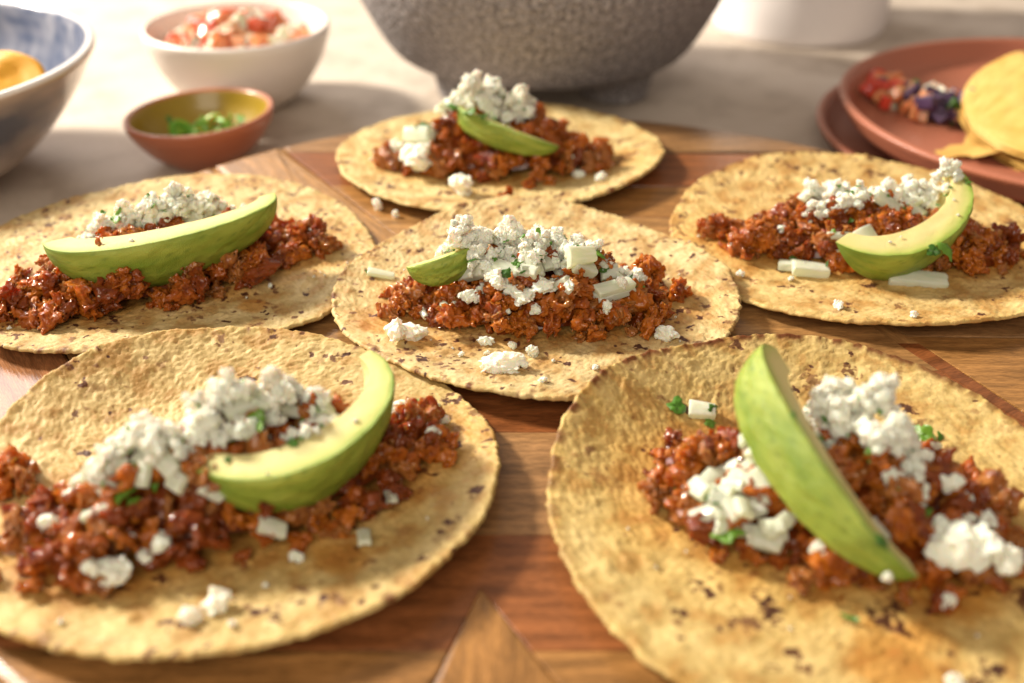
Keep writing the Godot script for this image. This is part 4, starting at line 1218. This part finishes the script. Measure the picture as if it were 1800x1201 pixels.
func mortar(at: Vector3) -> void:
	var root := thing("stone_mortar", "large grey speckled basalt mortar on short feet, behind the rear centre taco", "mortar", at)
	var speck := noise_tex(FastNoiseLite.TYPE_SIMPLEX, 0.05, 512, 4, 10.0, ramp([[0.0, Color(0.06, 0.057, 0.060)], [0.36, Color(0.15, 0.142, 0.148)], [0.52, Color(0.245, 0.235, 0.245)], [0.66, Color(0.34, 0.325, 0.335)], [1.0, Color(0.64, 0.62, 0.62)]]), 71)
	var stone := mat(Color(1, 1, 1), 0.62, {"tex": speck, "bump": tex.pits, "bump_cm": 0.16, "tri": 11.0, "spec": 0.4})
	obj("mortar_bowl", lathe(vs([0, 17, 30, 17.5, 52, 19, 68, 21, 86, 27, 101.5, 51, 109, 70, 112, 86, 111, 93, 106, 95, 100, 92, 94, 76, 77, 56, 48, 46, 0, 42]), 128), stone, root)
	for a in [[-2.75, 0.044], [-0.40, 0.048], [1.40, 0.046]]:
		var f := obj("foot", lathe(vs([0, 0, 15, 0.2, 19, 1.5, 20, 6, 22, 14, 27, 23, 33, 33, 0, 42]), 40), stone, root)
		f.position = Vector3(cos(a[0]) * a[1], 0, -sin(a[0]) * a[1])


func plate_mesh(r: float, h: float) -> ArrayMesh:
	return lathe(vs([0, 1.5, r * 0.70, 1.2, r * 0.74, 0, r * 0.78, 0.8, r * 0.93, 5.5, r * 0.985, h * 0.8, r, h, r * 0.99, h + 1.2, r * 0.965, h + 0.6, r * 0.92, 8.5, r * 0.86, 5.6, r * 0.7, 4.6, 0, 4.6]), 140)


func plates() -> void:
	var t := TABLE_Y
	var clay := mat(Color(0.40, 0.145, 0.085), 0.36, {"bump": tex.pores, "bump_cm": 0.01, "tri": 12.0})
	var lower := obj("terracotta_plate", plate_mesh(118.0, 14.0), clay)
	lower.position = Vector3(0.2765, t, -0.174)
	tag(lower, "lower one of two stacked terracotta plates at the right edge", "plate", "stacked terracotta plates")
	var upper := obj("terracotta_plate", plate_mesh(121.0, 17.0), clay)
	upper.position = Vector3(0.2875, t + 0.0125, -0.166)
	tag(upper, "upper terracotta plate of the stack, holding salsa and a folded shell", "plate", "stacked terracotta plates")
	var top := t + 0.0125 + 0.0047
	# folded shell of yellow tortilla: half a disc bent over
	var v := PackedVector3Array(); var idx := PackedInt32Array(); var c := PackedColorArray()
	var n := 40; var m := 60
	for side in 2:
		for i in n + 1:
			for j in m + 1:
				var u := i / float(n) * 2.0 - 1.0          # across the fold
				var w := j / float(m) * 2.0 - 1.0
				var big := 0.065
				var s := u * big; var fold := 0.010
				var x := w * sqrt(maxf(0.0, 1.0 - u * u)) * big
				var p := Vector3.ZERO
				if absf(s) < fold * PI * 0.5:
					p.x = fold * cos(s / fold); p.y = fold + fold * sin(s / fold)
				else:
					var e := absf(s) - fold * PI * 0.5
					p.x = -e * (1.0 if s < 0.0 else 0.985)
					p.y = 2.0 * fold - 0.10 * e - 3.0 * e * e if s > 0.0 else 0.0012 + 1.2 * e * e
				p.y -= x * x * 1.3 * clampf(s / 0.03, 0.0, 1.0)
				p.z = x
				p += Vector3(0, 1, 0) * 0.0012 * noise.get_noise_3d(x * 90.0, s * 90.0, 6.0)
				if side == 1: p.y -= 0.0022
				v.append(p)
				var g := 0.5 + 0.7 * noise.get_noise_3d(x * 70.0, s * 70.0, 1.0)
				c.append(Color(0.60, 0.36, 0.075).lerp(Color(0.74, 0.50, 0.16), clampf(g, 0, 1)))
	var off := (n + 1) * (m + 1)
	for i in n:
		for j in m:
			var a := i * (m + 1) + j
			quad(idx, a, a + 1, a + m + 2, a + m + 1)
			quad(idx, off + a, off + a + m + 1, off + a + m + 2, off + a + 1)
	var shell := obj("taco_shell", arrays(v, idx, c), mat(Color(1, 1, 1), 0.55, {"vc": true, "bump": tex.meal, "bump_cm": 0.03, "tri": 8.0}))
	shell.transform = Transform3D(Basis(Vector3.UP, 0.10) * Basis(Vector3.RIGHT, 0.12), Vector3(0.271, top + 0.003, -0.151))
	tag(shell, "folded yellow corn taco shell lying on the upper terracotta plate", "taco shell")
	var flat := obj("tortilla_piece", herb_meshes[0], mat(Color(0.62, 0.38, 0.10), 0.55))
	flat.transform = Transform3D(Basis(Vector3.UP, 0.4).scaled(Vector3(0.05, 0.03, 0.035)), Vector3(0.226, top + 0.003, -0.134))
	tag(flat, "torn edge of yellow tortilla on the front of the upper plate", "tortilla piece")
	# salsa spilt on the plate
	var root := thing("plate_salsa", "chopped tomato, onion and blue chip bits spilt beside the taco shell", "salsa", Vector3(0.204, top, -0.198))
	var mats := [mat(Color(0.50, 0.05, 0.025), 0.3, {"sss": 0.3}), mat(Color(0.62, 0.24, 0.10), 0.3, {"sss": 0.3}), mat(Color(0.70, 0.62, 0.48), 0.4, {"sss": 0.3}), mat(Color(0.060, 0.030, 0.075), 0.4), mat(Color(0.66, 0.30, 0.13), 0.3, {"sss": 0.3}), herb_mats[1]]
	var names := ["tomato_piece", "tomato_piece", "onion_bit", "chip_bit", "tomato_piece", "herb_bit"]
	for i in 120:
		var u := rng.randf(); var q: int = [0, 0, 1, 1, 2, 3, 3, 4, 5][rng.randi() % 9]
		var f := rng.randfn() * 0.010
		var x := lerpf(-0.008, 0.046, u) + rng.randfn() * 0.004; var z := lerpf(-0.016, 0.036, u) + f
		var o := obj(names[q], onion_meshes[rng.randi() % 8], mats[q], root)
		var s := rng.randf_range(0.006, 0.0105) * (1.3 if q == 3 else 1.0)
		o.transform = Transform3D(turned().scaled(Vector3.ONE * s) * Basis.from_scale(Vector3(1, 1.9, 0.9)), Vector3(x, 0.004 + rng.randf() * 0.006, z))


func far_corner() -> void:
	var t := TABLE_Y
	var o := obj("white_dish", lathe(vs([0, 1, 60, 0.6, 64, 0, 66, 1, 88, 8, 96, 17, 96, 19, 93, 19, 84, 10, 60, 5, 0, 5]), 96), mat(Color(0.80, 0.80, 0.82), 0.3))
	o.position = Vector3(0.42, t, -0.60)
	tag(o, "white dish at the far right corner, cut off by the frame", "dish")
	o = obj("white_cup", lathe(vs([0, 0.6, 24, 0.3, 27, 0, 29, 2, 33, 22, 36, 55, 36.4, 58, 34.6, 58, 33, 50, 28, 8, 0, 5]), 64), mat(Color(0.80, 0.78, 0.78), 0.35))
	o.position = Vector3(0.376, t, -0.375)
	tag(o, "white cup just behind the plates, barely seen at the right edge", "cup")
